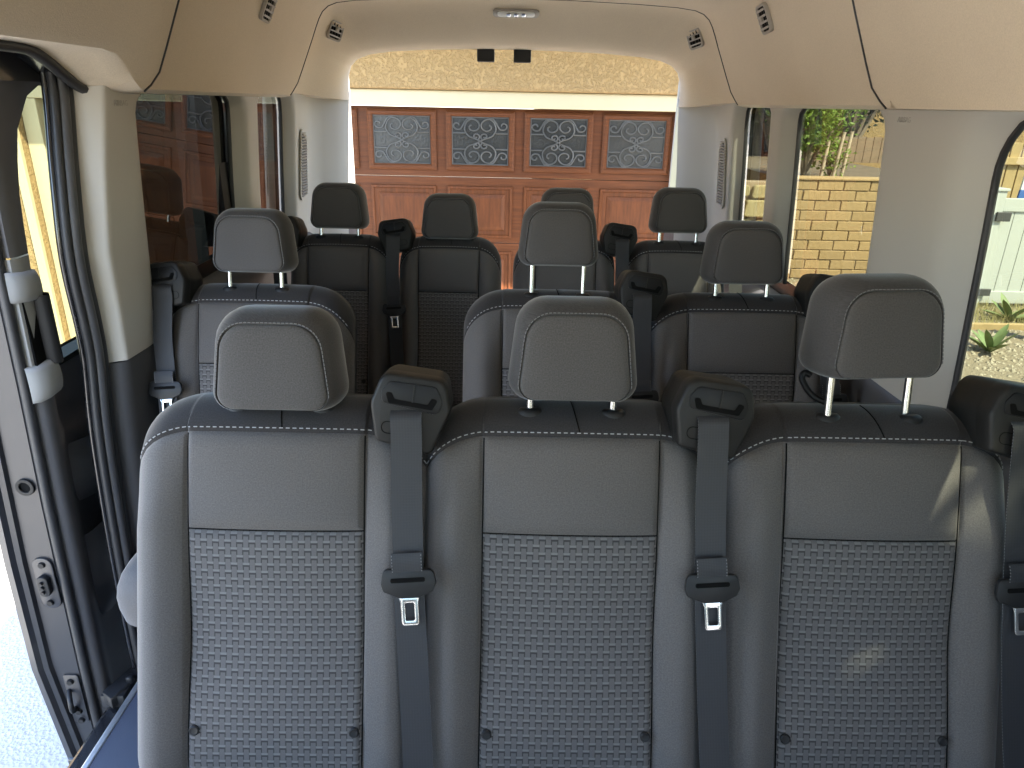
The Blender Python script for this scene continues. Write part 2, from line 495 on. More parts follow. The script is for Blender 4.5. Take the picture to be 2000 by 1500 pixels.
# windscreen and dashboard ahead of the seats
g = G(); g.grid([[(CX-.80, -.95, 1.80), (CX, -1.0, 1.82), (CX+.80, -.95, 1.80)], [(CX-.93, -1.75, .95), (CX, -1.9, .95), (CX+.93, -1.75, .95)]]); g.obj('windscreen', glassmat('glass_screen', (.24, .26, .24), 1.6), van, smooth=60)  # glass tint darkened to stand in for light blocked ahead of the seats
g = G(); g.box((CX-.93, -1.9, .0), (CX+.93, -1.25, .92)); g.obj('dashboard', MATS['trim_dark'], van, bevel=.08, segs=4)
for s in (-1, 1):
    g = G(); g.tube([(vx(s,.80), -.95, 1.80), (vx(s,.93), -1.75, .95)], .045, 8); g.obj('windscreen_pillar', MATS['trim_light'], van, smooth=60)

# --- headliner
COVE = [(.900, 1.458), (.886, 1.448), (.874, 1.450), (.868, 1.460), (.864, 1.475), (.851, 1.505), (.829, 1.555), (.807, 1.605), (.785, 1.655), (.766, 1.70), (.752, 1.73), (.735, 1.757), (.708, 1.779), (.67, 1.793), (.60, 1.802), (.45, 1.81), (.22, 1.817), (0, 1.82)]
def zseal(y): return lerp_table(((1.44, 1.522), (1.50, 1.517), (1.58, 1.478), (1.635, 1.453), (1.67, 1.449)), y)
NRM = []
for i in range(len(COVE)):
    a, b = COVE[max(i-1, 0)], COVE[min(i+1, len(COVE)-1)]
    d = Vector((b[0]-a[0], b[1]-a[1])).normalized(); NRM.append(Vector((-abs(d.y), -abs(d.x))))
def headliner_section(y0, y1, off, left_door=False, name='headliner_section', rc=.055, flat=False):
    rd = .020; rows = []
    n = max(10, int((y1-y0)/.05))
    back = [0, .0008, .003, .007, .012, .020, .035, .06]
    ts = [('f', y0+(y1-.09-y0)*i/n) for i in range(n+1)]+[('b', d) for d in reversed(back)]
    for typ, val in ts:
        sides = []
        for s in (-1, 1):
            pts = []
            for i, (x, z) in enumerate(COVE):
                zz = z
                # the rear edge swings forward in a rounded corner at the bottom lip
                q = max(0, min(1, (1.468+rc-z)/rc)); sh = rc*(1-math.sqrt(max(0, 1-q*q))) if not flat else 0
                y = val if typ == 'f' else y1-val-sh
                d = .5 if typ == 'f' else val
                k = off if flat else off-(rd-math.sqrt(max(0, rd*rd-(rd-min(d, rd))**2)))
                if i < 3 and not flat: k = min(k, .004)
                p = Vector((x, zz))+NRM[i]*k
                if left_door and s < 0:
                    t = max(0, min(1, (1.74-y)/.17)); t = t*t*(3-2*t)
                    lift = .078*t*max(0, 1-max(0, i-3)/6)
                    if i < 3:
                        a = Vector((.925, zseal(y)+.003)); c = Vector(COVE[3])+NRM[3]*k+Vector((-.012*t, .078*t)); p = p.lerp(a.lerp(c, (0, .45, .85)[i]), t)
                    else: p = p+Vector((-.012*t*max(0, 1-(i-3)/6), lift))
                pts.append((CX+s*p.x, y, p.y))
            sides.append(pts)
        rows.append(sides[0]+sides[1][-2::-1])
    g = G(); g.grid(rows); o = g.obj(name, MATS['headliner'], van, smooth=55)
    if not flat:
        e = rows[-5]; m = len(e); e = [Vector(p)+Vector((0, .004, 0)) for p in e[3:m-3]]
        t = G(); t.tube(e, .0028, 6); put('joint_shade', t.mesh('joint_shade', MATS['rubber'], 60), o)  # thin dark tube stands for the shade in the panel gap
    return o
headliner_section(VAN_Y0, 1.79, .036, True)
headliner_section(1.72, 2.985, .018)
headliner_section(1.72, 3.0, 0., name='headliner_base', flat=True)
# rear piece wrapping the rear door opening
OPEN = [(-.752, 1.44), (-.752, 1.50), (-.748, 1.545), (-.735, 1.583), (-.705, 1.612), (-.65, 1.632), (-.56, 1.645), (-.40, 1.656), (-.2, 1.662), (0, 1.664)]
OPEN = OPEN+[(-x, z) for x, z in reversed(OPEN[:-1])]
def resample(poly, n):
    P = [Vector((p[0], p[1])) for p in poly]; d = [0]
    for a, b in zip(P, P[1:]): d.append(d[-1]+(b-a).length)
    out = []
    for i in range(n):
        t = d[-1]*i/(n-1); k = max(j for j in range(len(d)) if d[j] <= t+1e-9); k = min(k, len(P)-2)
        out.append(P[k].lerp(P[k+1], (t-d[k])/(d[k+1]-d[k])))
    return out
def rear_section():
    A = resample([(-x, z) for x, z in COVE[3:]]+[(x, z) for x, z in reversed(COVE[3:-1])], 161)
    B = resample(OPEN, 161); rows = []
    # lower lip row of side part is closed by the pillar trims below
    for k in range(-3, 17):
        if k < 0: s_, d = 0, (.03, .008, .0)[k+3]
        else: s_, d = k/16, 0
        q_ = max(0, min(1, (s_-.18)/.60)); gk = .12*s_+.88*q_*q_*(3-2*q_)
        y = 2.991+.51*s_ + (0 if k >= 0 else (-.0, .0, .006)[k+3])
        row = []
        for a, b in zip(A, B):
            p = a.lerp(b, gk); q = p*(1+d) if d else p
            row.append((CX+q.x, y, q.y if not d else p.y+d*.8))
        rows.append(row)
    last = rows[-1]
    rows.append([(CX+(x-CX)*1.012, y+.012, z+.006) for x, y, z in last]); rows.append([(CX+(x-CX)*1.05, y+.016, z+.03) for x, y, z in last])
    g = G(); g.grid(rows)
    # underside of the side lips
    for s in (-1, 1):
        j = 0 if s < 0 else 160
        g.grid([[r[j] for r in rows[3:-2]], [(vx(s, .93), r[j][1], r[j][2]+.004) for r in rows[3:-2]]])
    return g.obj('headliner_section', MATS['headliner'], van, smooth=60), rows
rear_liner, RROWS = rear_section()
# black bumpers of the rear doors hanging in the top of the opening
for x0 in (-.160, .004):
    g = G(); g.box((CX+x0-.01, 3.49, 1.612), (CX+x0+.068, 3.545, 1.675)); g.obj('door_bumper', MATS['black_plastic'], van, bevel=.005)
# dome lamp
def liner_at(s_, x):
    k = 3+int(round(s_*16)); return min((Vector(p) for p in RROWS[k]), key=lambda p: abs(p.x-x))
dl = liner_at(.36, CX); dl2 = liner_at(.50, CX); tz = (dl2-dl).normalized(); nz_ = Vector((1,0,0)).cross(tz).normalized()
if nz_.z > 0: nz_ = -nz_
g = G(); g.prism(rrect(.185, .045, .018), dl-nz_*.004, (1,0,0), tz, nz_*.012); lamp = g.obj('dome_lamp', MATS['vent_plastic'], van, smooth=40, bevel=.003)
g = G(); g.prism(rrect(.15, .028, .012), dl+nz_*.0075, (1,0,0), tz, nz_*.004); put('lens', g.mesh('lens', MATS['lamp_lens'], 40, .0015), lamp)
for i in range(3):
    g = G(); g.prism(rrect(.018, .018, .006), dl+nz_*.011+Vector((-.03+.03*i,0,0)), (1,0,0), tz, nz_*.003); put('switch', g.mesh('switch', MATS['chrome'], 40, .001), lamp)

# air vents on the coves
def vent(s, y, z, rear=False, tilt=0, w=.085, h=.085):
    if rear:
        k = min(range(3, 19), key=lambda i: abs(RROWS[i][80][1]-y))
        cand = RROWS[k][:60] if s < 0 else RROWS[k][-60:]
        j = min(range(len(cand)), key=lambda i: abs(cand[i][2]-z)); p = Vector(cand[j])
        up = (Vector(cand[min(j+1, len(cand)-1)])-Vector(cand[max(j-1, 0)])).normalized()
        r2 = RROWS[k+2][:60] if s < 0 else RROWS[k+2][-60:]; fw = (Vector(r2[j])-p).normalized()
        up = Vector((-s*.36, 0, .93)).normalized()
    else:
        i = min(range(len(COVE)), key=lambda i: abs(COVE[i][1]-z)); a, b = COVE[i-1], COVE[i+1]
        x = lerp_table([(q[1], q[0]) for q in COVE[4:]], z)
        p = Vector((vx(s, x-.020), y, z-.006)); up = Vector((s*(b[0]-a[0]), 0, b[1]-a[1])).normalized(); fw = Vector((0, 1, 0))
    nr = fw.cross(up).normalized()
    if nr.x*s > 0: nr = -nr
    fw = up.cross(nr).normalized()
    if fw.y < 0: fw = -fw
    q = Matrix.Rotation(R(tilt), 3, nr); fw = q @ fw; up = q @ up
    out = round_poly([(-w/2, -h/2), (w/2, -h/2), (w/2, h/2), (-w/2, h/2)], .016, 5)
    inn = [(x*.82, y_*.82) for x, y_ in out]
    g = G(); g.ring(out, inn, p-nr*.004, fw, up, nr*.013); o = g.obj('air_vent', MATS['vent_plastic'], van, smooth=40, bevel=.002)
    g = G(); g.prism(inn, p-nr*.02, fw, up, nr*.024); put('vent_back', g.mesh('vent_back', MATS['recess_black']), o)
    for i in range(4):
        a = -h*.30+h*.60*i/3
        g = G(); g.obox(p+up*a+nr*.008, fw*(w*.41), up*.0028+nr*.002, nr*.003); put('slat', g.mesh('slat', MATS['vent_plastic']), o)
    for i in range(3):
        a = -w*.22+w*.22*i
        g = G(); g.obox(p+fw*a+nr*.005, fw*.0022, up*(h*.40), nr*.0022); put('vane', g.mesh('vane', MATS['guide_plastic']), o)
    g = G(); g.obox(p+nr*.012, fw*.007, up*.007, nr*.004); put('tab', g.mesh('tab', MATS['vent_plastic'], None, .001), o)
    return o
for s in (-1, 1):
    vent(s, 2.39, 1.70, False, 4*s)
    vent(s, 3.19, 1.705, True, 0, .078, .088)

# louvred grilles on the rear pillars
for s in (-1, 1):
    z0, z1, y0, y1 = 1.03, 1.335, 3.125, 3.245
    def gp(y, z, k): return Vector((vx(s, wx(z)-.003-k), y, z))
    out = round_poly([(y0, z0), (y1, z0+.01), (y1, z1-.05), (y0+.03, z1)], [.03, .02, .05, .02], 6)
    inn = [((y-3.185)*.80+3.185, (z-1.18)*.92+1.18) for y, z in out]
    g = G(); n = len(out)
    vs_ = [gp(y, z, .0) for y, z in out]+[gp(y, z, .007) for y, z in out]+[gp(y, z, .007) for y, z in inn]+[gp(y, z, .001) for y, z in inn]; fs = []
    for i in range(n):
        j = (i+1) % n; fs += [(a*n+i, a*n+j, (a+1)*n+j, (a+1)*n+i) for a in range(3)]
    fs.append([3*n+i for i in range(n)]); g.add(vs_, fs)
    o = g.obj('speaker_grille', MATS['trim_light'], van, smooth=40)
    g = G(); g.add([gp(y, z, .0016) for y, z in inn], [list(range(n))]); put('grille_back', g.mesh('grille_back', MATS['guide_plastic']), o)
    ys_in = [y for y, z in inn]
    g = G()
    for i in range(23):
        z = z0+.022+(z1-z0-.05)*i/22
        a, b = min(ys_in)+.002, max(ys_in)-.002
        if z > z1-.06: a += (z-(z1-.06))*.5; b -= (z-(z1-.06))*.5
        g.obox(gp((a+b)/2, z, .005), (0, (b-a)/2, 0), (s*.004, 0, .0020), (-.002*s, 0, .0022))
    t = put('louvres', g.mesh('louvres', MATS['vent_plastic']), o); t['kind'] = 'stuff'

# AIRBAG lettering moulded into the pillars
def airbag(s, y, z, par):
    cu = bpy.data.curves.new('airbag_lettering', 'FONT'); cu.body = 'AIRBAG'; cu.size = .017; cu.extrude = .0008; cu.align_x = 'CENTER'
    tmp = bpy.data.objects.new('tmp', cu); me = bpy.data.meshes.new_from_object(tmp); bpy.data.objects.remove(tmp); me.name = 'airbag_lettering'
    o = bpy.data.objects.new('airbag_lettering', me); link(o); o.parent = par
    me.materials.clear(); me.materials.append(MATS['guide_text'])
    X = Vector((0, 1, 0)) if s < 0 else Vector((0, -1, 0))
    up = Vector((-s*.07, 0, 1)).normalized(); nr = X.cross(up).normalized(); up = nr.cross(X)
    L = Vector(par.parent.location)+Vector(par.location)
    o.matrix_local = Matrix.Translation(Vector((vx(s, wx(z)-.0015), y, z))-L) @ Matrix(((X.x, up.x, nr.x), (X.y, up.y, nr.y), (X.z, up.z, nr.z))).to_4x4()
plain('guide_text', (.36, .34, .31), .6)
airbag(-1, 1.715, 1.418, P_B_left); airbag(1, 1.735, 1.418, P_B_right)

# rubber door seal round the sliding door opening
SEAL = [(LPF(z)-.036, z, x) for z, x in ((1.56, .955), (1.45, .957), (1.29, .958), (1.11, .960), (.95, .968), (.86, .974), (.70, .980), (.5, .985), (.28, .99), (.02, .99), (-.2, .985))]
for name, dy, dx, rad, m in (('door_seal', .0, .002, .010, 'rubber'), ('door_seal', .016, -.006, .013, 'rubber_light'), ('door_seal', .031, -.010, .010, 'rubber'), ('door_frame_edge', -.004, .016, .007, 'paint_black')):
    g = G(); g.tube(catmull([(vx(-1, x+dx), y+dy, z) for y, z, x in SEAL], 6), rad, 10); g.obj(name, MATS[m], van, smooth=60)
g = G(); g.tube(catmull([(vx(-1, .925), y, zseal(y)-.002) for y in (.1, 1.2, 1.42, 1.48, 1.53, 1.58, 1.62, 1.65, 1.675)], 5), .0115, 8); g.obj('door_seal', MATS['rubber'], van, smooth=60)
g = G(); g.grid([[(vx(-1, .985), y, zseal(y)+.004), (vx(-1, .922), y, zseal(y)+.004)] for y in (.1, 1.0, 1.40, 1.5, 1.56, 1.60, 1.64)]); g.obj('door_header', MATS['paint_black'], van)
g = G(); g.grid([[(vx(-1, x), y, z) for y, x in ((1.665, .985), (1.82, .99))] for z in (1.47, 1.2, .9)]); g.obj('outer_pillar', MATS['paint_black'], van)

# --- the sliding door, slid back along the outside
door = put('sliding_door', None, van)
DY0, DY1 = 1.42, 2.62
def dxo(z): return lerp_table(((-.25, 1.165), (.08, 1.195), (.4, 1.188), (.84, 1.165), (1.2, 1.13), (1.6, 1.07)), z)
def dxi(z): return lerp_table(((-.25, 1.075), (.08, 1.07), (.54, 1.058), (.84, 1.045), (1.2, 1.035), (1.6, 1.01)), z)
ZS = [-.25, -.15, .08, .25, .4, .55, .7, .838]
g = G()
g.grid([[(vx(-1, dxo(z)), y, z) for y in (DY0+.01, DY0+.02, DY1)] for z in ZS+[.9, 1.05, 1.2, 1.4, 1.6]][:8])
g.grid([[(vx(-1, dxo(z)), DY0+.01, z), (vx(-1, dxo(z)+.006), DY0-.006, z), (vx(-1, dxo(z)-.012), DY0-.01, z), (vx(-1, dxo(z)-.02), DY0, z)] for z in ZS+[.95, 1.1, 1.25, 1.45, 1.6]])
put('outer_skin', g.mesh('outer_skin', MATS['paint_gray'], 60), door)
# leading jamb face with its step
g = G()
rows = []
for z in ZS+[.95, 1.1, 1.25, 1.45, 1.6]:
    a, b = dxo(z)-.02, dxi(z)
    rows.append([(vx(-1, a), DY0, z), (vx(-1, a-.012), DY0+.002, z), (vx(-1, a-.016), DY0+.012, z), (vx(-1, b+.028), DY0+.014, z), (vx(-1, b+.022), DY0+.022, z), (vx(-1, b+.004), DY0+.03, z)])
g.grid(rows); put('jamb', g.mesh('jamb', MATS['paint_gray'], 40), door)
g = G(); g.tube([(vx(-1, dxi(z)+.012), DY0+.016, z) for z in ZS+[.95, 1.1, 1.25, 1.45, 1.6]], .011, 8); put('edge_seal', g.mesh('edge_seal', MATS['rubber'], 60), door)
# inner trim: lower panel
g = G(); rows = []
for z in [-.2, -.1, .08, .25, .4, .55, .7, .80, .842]:
    xi = dxi(z)
    k = .03 if z > .78 else 0
    rows.append([(vx(-1, xi+.006), DY0+.024, z), (vx(-1, xi-.012), DY0+.03, z), (vx(-1, xi-.018), DY0+.045, z), (vx(-1, xi-.010), DY0+.075, z), (vx(-1, xi+.012+k), DY0+.12, z), (vx(-1, xi+.02+k), DY0+.3, z), (vx(-1, xi+.02+k), DY1, z)])
rows.append([(p[0]-.04 if i > 2 else p[0], p[1], .846) for i, p in enumerate(rows[-1])])
g.grid(rows); put('door_panel', g.mesh('door_panel', MATS['trim_dark'], 60), door)
# moulded map pocket low on the panel
g = G(); rows = []
for i in range(9):
    t = i/8; z = .40-.30*t
    rows.append([(vx(-1, dxi(z)+.02-.085*math.sin(math.pi*min(1, .15+t*.9))*math.sin(math.pi*j/10)**.6), DY0+.09+.42*j/10, z+.05*j/10) for j in range(11)])
g.grid(rows); put('door_pocket', g.mesh('door_pocket', MATS['trim_dark'], 60), door)
g = G(); rows = []
for i in range(9):
    t = i/8; z = .66-.16*t
    rows.append([(vx(-1, dxi(z)+.02-.06*math.sin(math.pi*min(1, .1+t*.8))*math.sin(math.pi*j/10)**.7), DY0+.10+.30*j/10, z-.05*j/10) for j in range(11)])
g.grid(rows); put('armrest_moulding', g.mesh('armrest_moulding', MATS['trim_dark'], 60), door)
# upper post and frame round its window
def door_frame(name, y0, y1, z0, z1, th=.04, mat='trim_door'):
    rows = []
    for i in range(9):
        z = z0+(z1-z0)*i/8; xi = dxi(z); ye = y1(z) if callable(y1) else y1
        rows.append([(vx(-1, xi+.03), y0, z), (vx(-1, xi-.006), y0+.004, z), (vx(-1, xi-.012), y0+.02, z), (vx(-1, xi-.010), ye-.015, z), (vx(-1, xi), ye-.003, z), (vx(-1, xi+th), ye, z)])
    g = G(); g.grid(rows); return put(name, g.mesh(name, MATS[mat], 60), door)
plain('trim_door', (.095, .092, .094), .6, bump=.4, bscale=600, bdist=.0005); plain('trim_handle', (.24, .24, .235), .55, var=.04)
POSTY = lambda z: lerp_table(((.80, 1.505), (.90, 1.508), (1.1, 1.515), (1.26, 1.525), (1.36, 1.545), (1.42, 1.575), (1.455, 1.63), (1.47, 1.72), (1.62, 1.75)), z)
door_frame('window_post', DY0+.024, POSTY, 1.125, 1.62); door_frame('handle_panel', DY0+.022, POSTY, .845, 1.122, .04, 'trim_handle'); door_frame('window_post', 2.42, DY1, .845, 1.62)
g = G(); g.grid([[(vx(-1, dxi(z)-.008), y, z) for y in (DY0+.2, 2.5)] for z in (1.455, 1.62)]+[[(vx(-1, dxi(1.62)+.06), y, 1.62) for y in (DY0+.2, 2.5)]]); put('window_header', g.mesh('window_header', MATS['trim_door'], 60), door)
g = G(); g.grid([[(vx(-1, dxi(z)+.045), y, z) for y in (DY0+.07, 2.5)] for z in (.83, 1.1, 1.3, 1.47)]); put('window_pane', g.mesh('window_pane', MATS['glass_door'], 60), door)
g = G(); g.tube([(vx(-1, 1.055), 1.745, .846), (vx(-1, 1.055), 1.745, .885)], [.005, .007], 8); g.tube([(vx(-1, 1.055), 1.745, .8465), (vx(-1, 1.055), 1.745, .849)], .02, 10); put('lock_knob', g.mesh('lock_knob', MATS['black_plastic'], 40), door)
# grab handle: two pale bulges with a black grip between
def hx(k): return vx(-1, k)
for zc, zh, sl in ((1.060, .034, -.35), (.852, .042, .3)):
    g = G(); rows = []
    for i in range(9):
        a = math.pi*i/8; z = zc+zh*math.cos(a); o_ = .036*max(0, math.sin(a))**.35
        rows.append([(hx(1.048-o_*k), y, z+sl*(y-1.48)*.3) for y, k in ((1.432, .1), (1.438, .7), (1.46, 1), (1.50, 1), (1.514, .7), (1.52, .1))])
    g.grid(rows); put('grab_handle', g.mesh('grab_handle', MATS['trim_handle'], 60), door)
g = G(); g.box((hx(1.045), 1.452, .888), (hx(1.030), 1.522, 1.032)); put('handle_recess', g.mesh('handle_recess', MATS['recess_black']), door)
g = G(); rows = []
for i in range(8):
    z = .882+.155*i/7
    rows.append([(hx(1.032-k), y, z) for y, k in ((1.486, 0), (1.488, .018), (1.496, .026), (1.508, .026), (1.518, .018), (1.521, 0))])
g.grid(rows); put('handle_grip', g.mesh('handle_grip', MATS['black_plastic'], 60), door)
# hardware on the jamb
def jx(z, k=.5): return vx(-1, dxi(z)+.03+(dxo(z)-.036-dxi(z)-.03)*k)
JY = DY0+.012
z = .60; g = G(); g.ring([(.021*math.cos(2*math.pi*i/20), .021*math.sin(2*math.pi*i/20)) for i in range(20)], [(.013*math.cos(2*math.pi*i/20), .013*math.sin(2*math.pi*i/20)) for i in range(20)], (jx(z, .42), JY+.002, z), (1,0,0), (0,0,1), (0,-.007,0)); put('grommet', g.mesh('grommet', MATS['guide_plastic'], 40, .001), door)
g = G(); g.prism([(.0125*math.cos(2*math.pi*i/16), .0125*math.sin(2*math.pi*i/16)) for i in range(16)], (jx(z, .42), JY+.002, z), (1,0,0), (0,0,1), (0,-.002,0)); put('grommet_hole', g.mesh('grommet_hole', MATS['recess_black']), door)
z = .335; g = G(); g.prism(rrect(.048, .145, .022, 6), (jx(z, .38), JY+.002, z), (1,0,0), (0,0,1), (0,-.007,0)); put('contact_plate', g.mesh('contact_plate', MATS['paint_gray'], 40, .002), door)
g = G(); g.prism(rrect(.028, .056, .013, 6), (jx(z, .38), JY-.006, z), (1,0,0), (0,0,1), (0,-.014,0)); put('contact_block', g.mesh('contact_block', MATS['black_plastic'], 40, .003), door)
for k in (-1, 0, 1):
    g = G(); g.tube([(jx(z, .38), JY-.018, z+k*.013), (jx(z, .38), JY-.027, z+k*.013)], .0045, 8); put('contact_pin', g.mesh('contact_pin', MATS['black_plastic'], 40), door)
for zz in (z-.055, z+.055, .03, -.10, -.07):
    g = G(); g.tube([(jx(zz, .38), JY-.003, zz), (jx(zz, .38), JY-.011, zz)], [.009, .007], 10); put('screw', g.mesh('screw', MATS['guide_plastic'], 40), door)
g = G(); g.prism(rrect(.040, .16, .008, 4), (jx(-.02, .38), JY+.002, -.03), (1,0,0), (0,0,1), (0,-.006,0)); put('latch_plate', g.mesh('latch_plate', MATS['paint_gray'], 40, .002), door)
g = G(); g.tube(catmull([(jx(0,.38)-.012, JY-.004, .00), (jx(0,.38)+.004, JY-.03, -.015), (jx(0,.38)+.004, JY-.03, -.045), (jx(0,.38)-.006, JY-.004, -.06)], 5), .006, 8); put('striker', g.mesh('striker', MATS['black_plastic'], 60), door)
g = G(); g.obox((vx(-1, 1.10), DY0+.10, -.235), (.07, 0, 0), (0, .12, 0), (0, 0, .022)); put('door_foot', g.mesh('door_foot', MATS['paint_black'], 40, .012), door)
# lower roller arm between door and sill
g = G(); g.obox((vx(-1, 1.0), 1.50, -.02), (.018, -.012, 0), (.03, .085, 0), (0, 0, .018)); g.obox((vx(-1, 1.02), 1.44, -.03), (.03, 0, 0), (0, .02, 0), (0, 0, .02)); g.tube([(vx(-1, .995), 1.47, -.01), (vx(-1, .995), 1.47, .012)], .011, 8); g.obj('roller_arm', MATS['black_plastic'], van, smooth=40, bevel=.004)
g = G(); g.tube(catmull([(vx(-1, .985), 1.53, .02), (vx(-1, .97), 1.55, .06), (vx(-1, .965), 1.60, .05), (vx(-1, .975), 1.58, .0)], 5), .006, 6); g.obj('cable', MATS['rubber'], van, smooth=60)

# --- rear doors, swung open past square
for s in (-1, 1):
    rd = put('rear_door', None, van)
    hinge = Vector((vx(s, .80), 3.52, 0)); a = R(98); ax = Vector((s*-math.cos(a), math.sin(a), 0)); nr = Vector((-s*math.sin(a), -math.cos(a)*1, 0)); nr = Vector((ax.y*-s, 0, 0))+Vector((0, s*ax.x, 0))
    def dp(u, z, k): return hinge+ax*u+Vector((0, 0, z))+nr*k
    g = G(); rows = [[dp(u, z, .0) for z in (-.2, .3, .86)] for u in (.02, .70)]; g.grid(rows); g.grid([[dp(u, z, -.06) for z in (-.2, .3, .86)] for u in (.02, .70)])
    put('door_panel', g.mesh('door_panel', MATS['trim_dark'], 60), rd)
    outp = round_poly([(.02, .86), (.70, .86), (.70, 1.62), (.02, 1.66)], [.01, .01, .1, .12], 6)
    innp = round_poly([(.10, .93), (.62, .93), (.62, 1.54), (.10, 1.57)], [.06, .06, .08, .08], 6)
    g = G(); g.ring(outp, innp, hinge-nr*.06, ax, (0, 0, 1), nr*.06); put('window_frame', g.mesh('window_frame', MATS['trim_light'], 40), rd)
    g = G(); g.add([dp(u, z, -.03) for u, z in innp], [list(range(len(innp)))]); put('window_pane', g.mesh('window_pane', MATS['glass_side']), rd)

# ------------------------------------------------------------------ seats
TILT = R(19)
VD = Vector((0, math.sin(TILT), math.cos(TILT))); WD = Vector((0, -math.cos(TILT), math.sin(TILT)))
P0 = Vector((0, 0, .44))
def SP(u, v, w): return P0+Vector((u, 0, 0))+VD*v+WD*w
CACHE = {}
def shared(key, fn):
    if key not in CACHE: CACHE[key] = fn()
    return CACHE[key]
def circ(t):
    t = max(0., min(1., t)); return math.sqrt(max(0, 1-(1-t)**2))

class Back:
    L, VI, T = .588, .371, .085
    def __init__(s, hw, ui):
        s.hw, s.ui = hw, ui; s.ub = hw*.50
    def vt(s, u):
        a = abs(u)
        t = max(0, min(1, (a-s.ub)/(s.hw-s.ub)))
        return s.L-.105*(1-math.sqrt(max(0, 1-t**2.3)))-.004*(u/s.hw)**2
    def vs(s, u): return s.vt(u)-.058-.012*max(0, 1-abs(u)/s.ub)*0
    def w(s, u, v):
        te = (s.hw-abs(u))/.065; tt = (s.vt(u)-v)/.075
        w = s.T*(circ(te)*circ(tt)-1)
        a = abs(u)
        if a > s.ui:
            w += .024*math.sin(math.pi*min(1, (a-s.ui)/(s.hw-s.ui)))**.9*min(1, max(0, (s.vs(u)-v)/.12))
        else:
            w += .008*(1-(u/s.ui)**2)*min(1, v/.1)-.012*math.exp(-((v-.20)/.12)**2)+.006
            w += .006*(1-(u/s.ui)**4)*max(0, min(1, (v-s.VI)/.02))*max(0, min(1, (s.vs(u)-v)/.02))
        gr = 0
        if v < s.vs(u)+.004: gr = max(gr, math.exp(-((a-s.ui)/.0042)**2))
        if a < s.ui+.003: gr = max(gr, .9*math.exp(-((v-s.VI)/.0042)**2))
        gr = max(gr, .75*math.exp(-((v-s.vs(u))/.004)**2))
        w -= .0065*gr
        if v < -.015: w -= .035*(1-(v+.07)/.055)**2
        return w
def seg(a, b, n, c0=False, c1=False, fine=(.003, .007)):
    """samples in [a,b] with extra ones close to a seam end"""
    pts = [a+(b-a)*i/n for i in range(n+1)]
    L = b-a
    ex = []
    if c0: ex += [a+d for d in fine]
    if c1: ex += [b-d for d in fine]
    pts = sorted(set(round(p, 6) for p in pts+ex))
    return pts
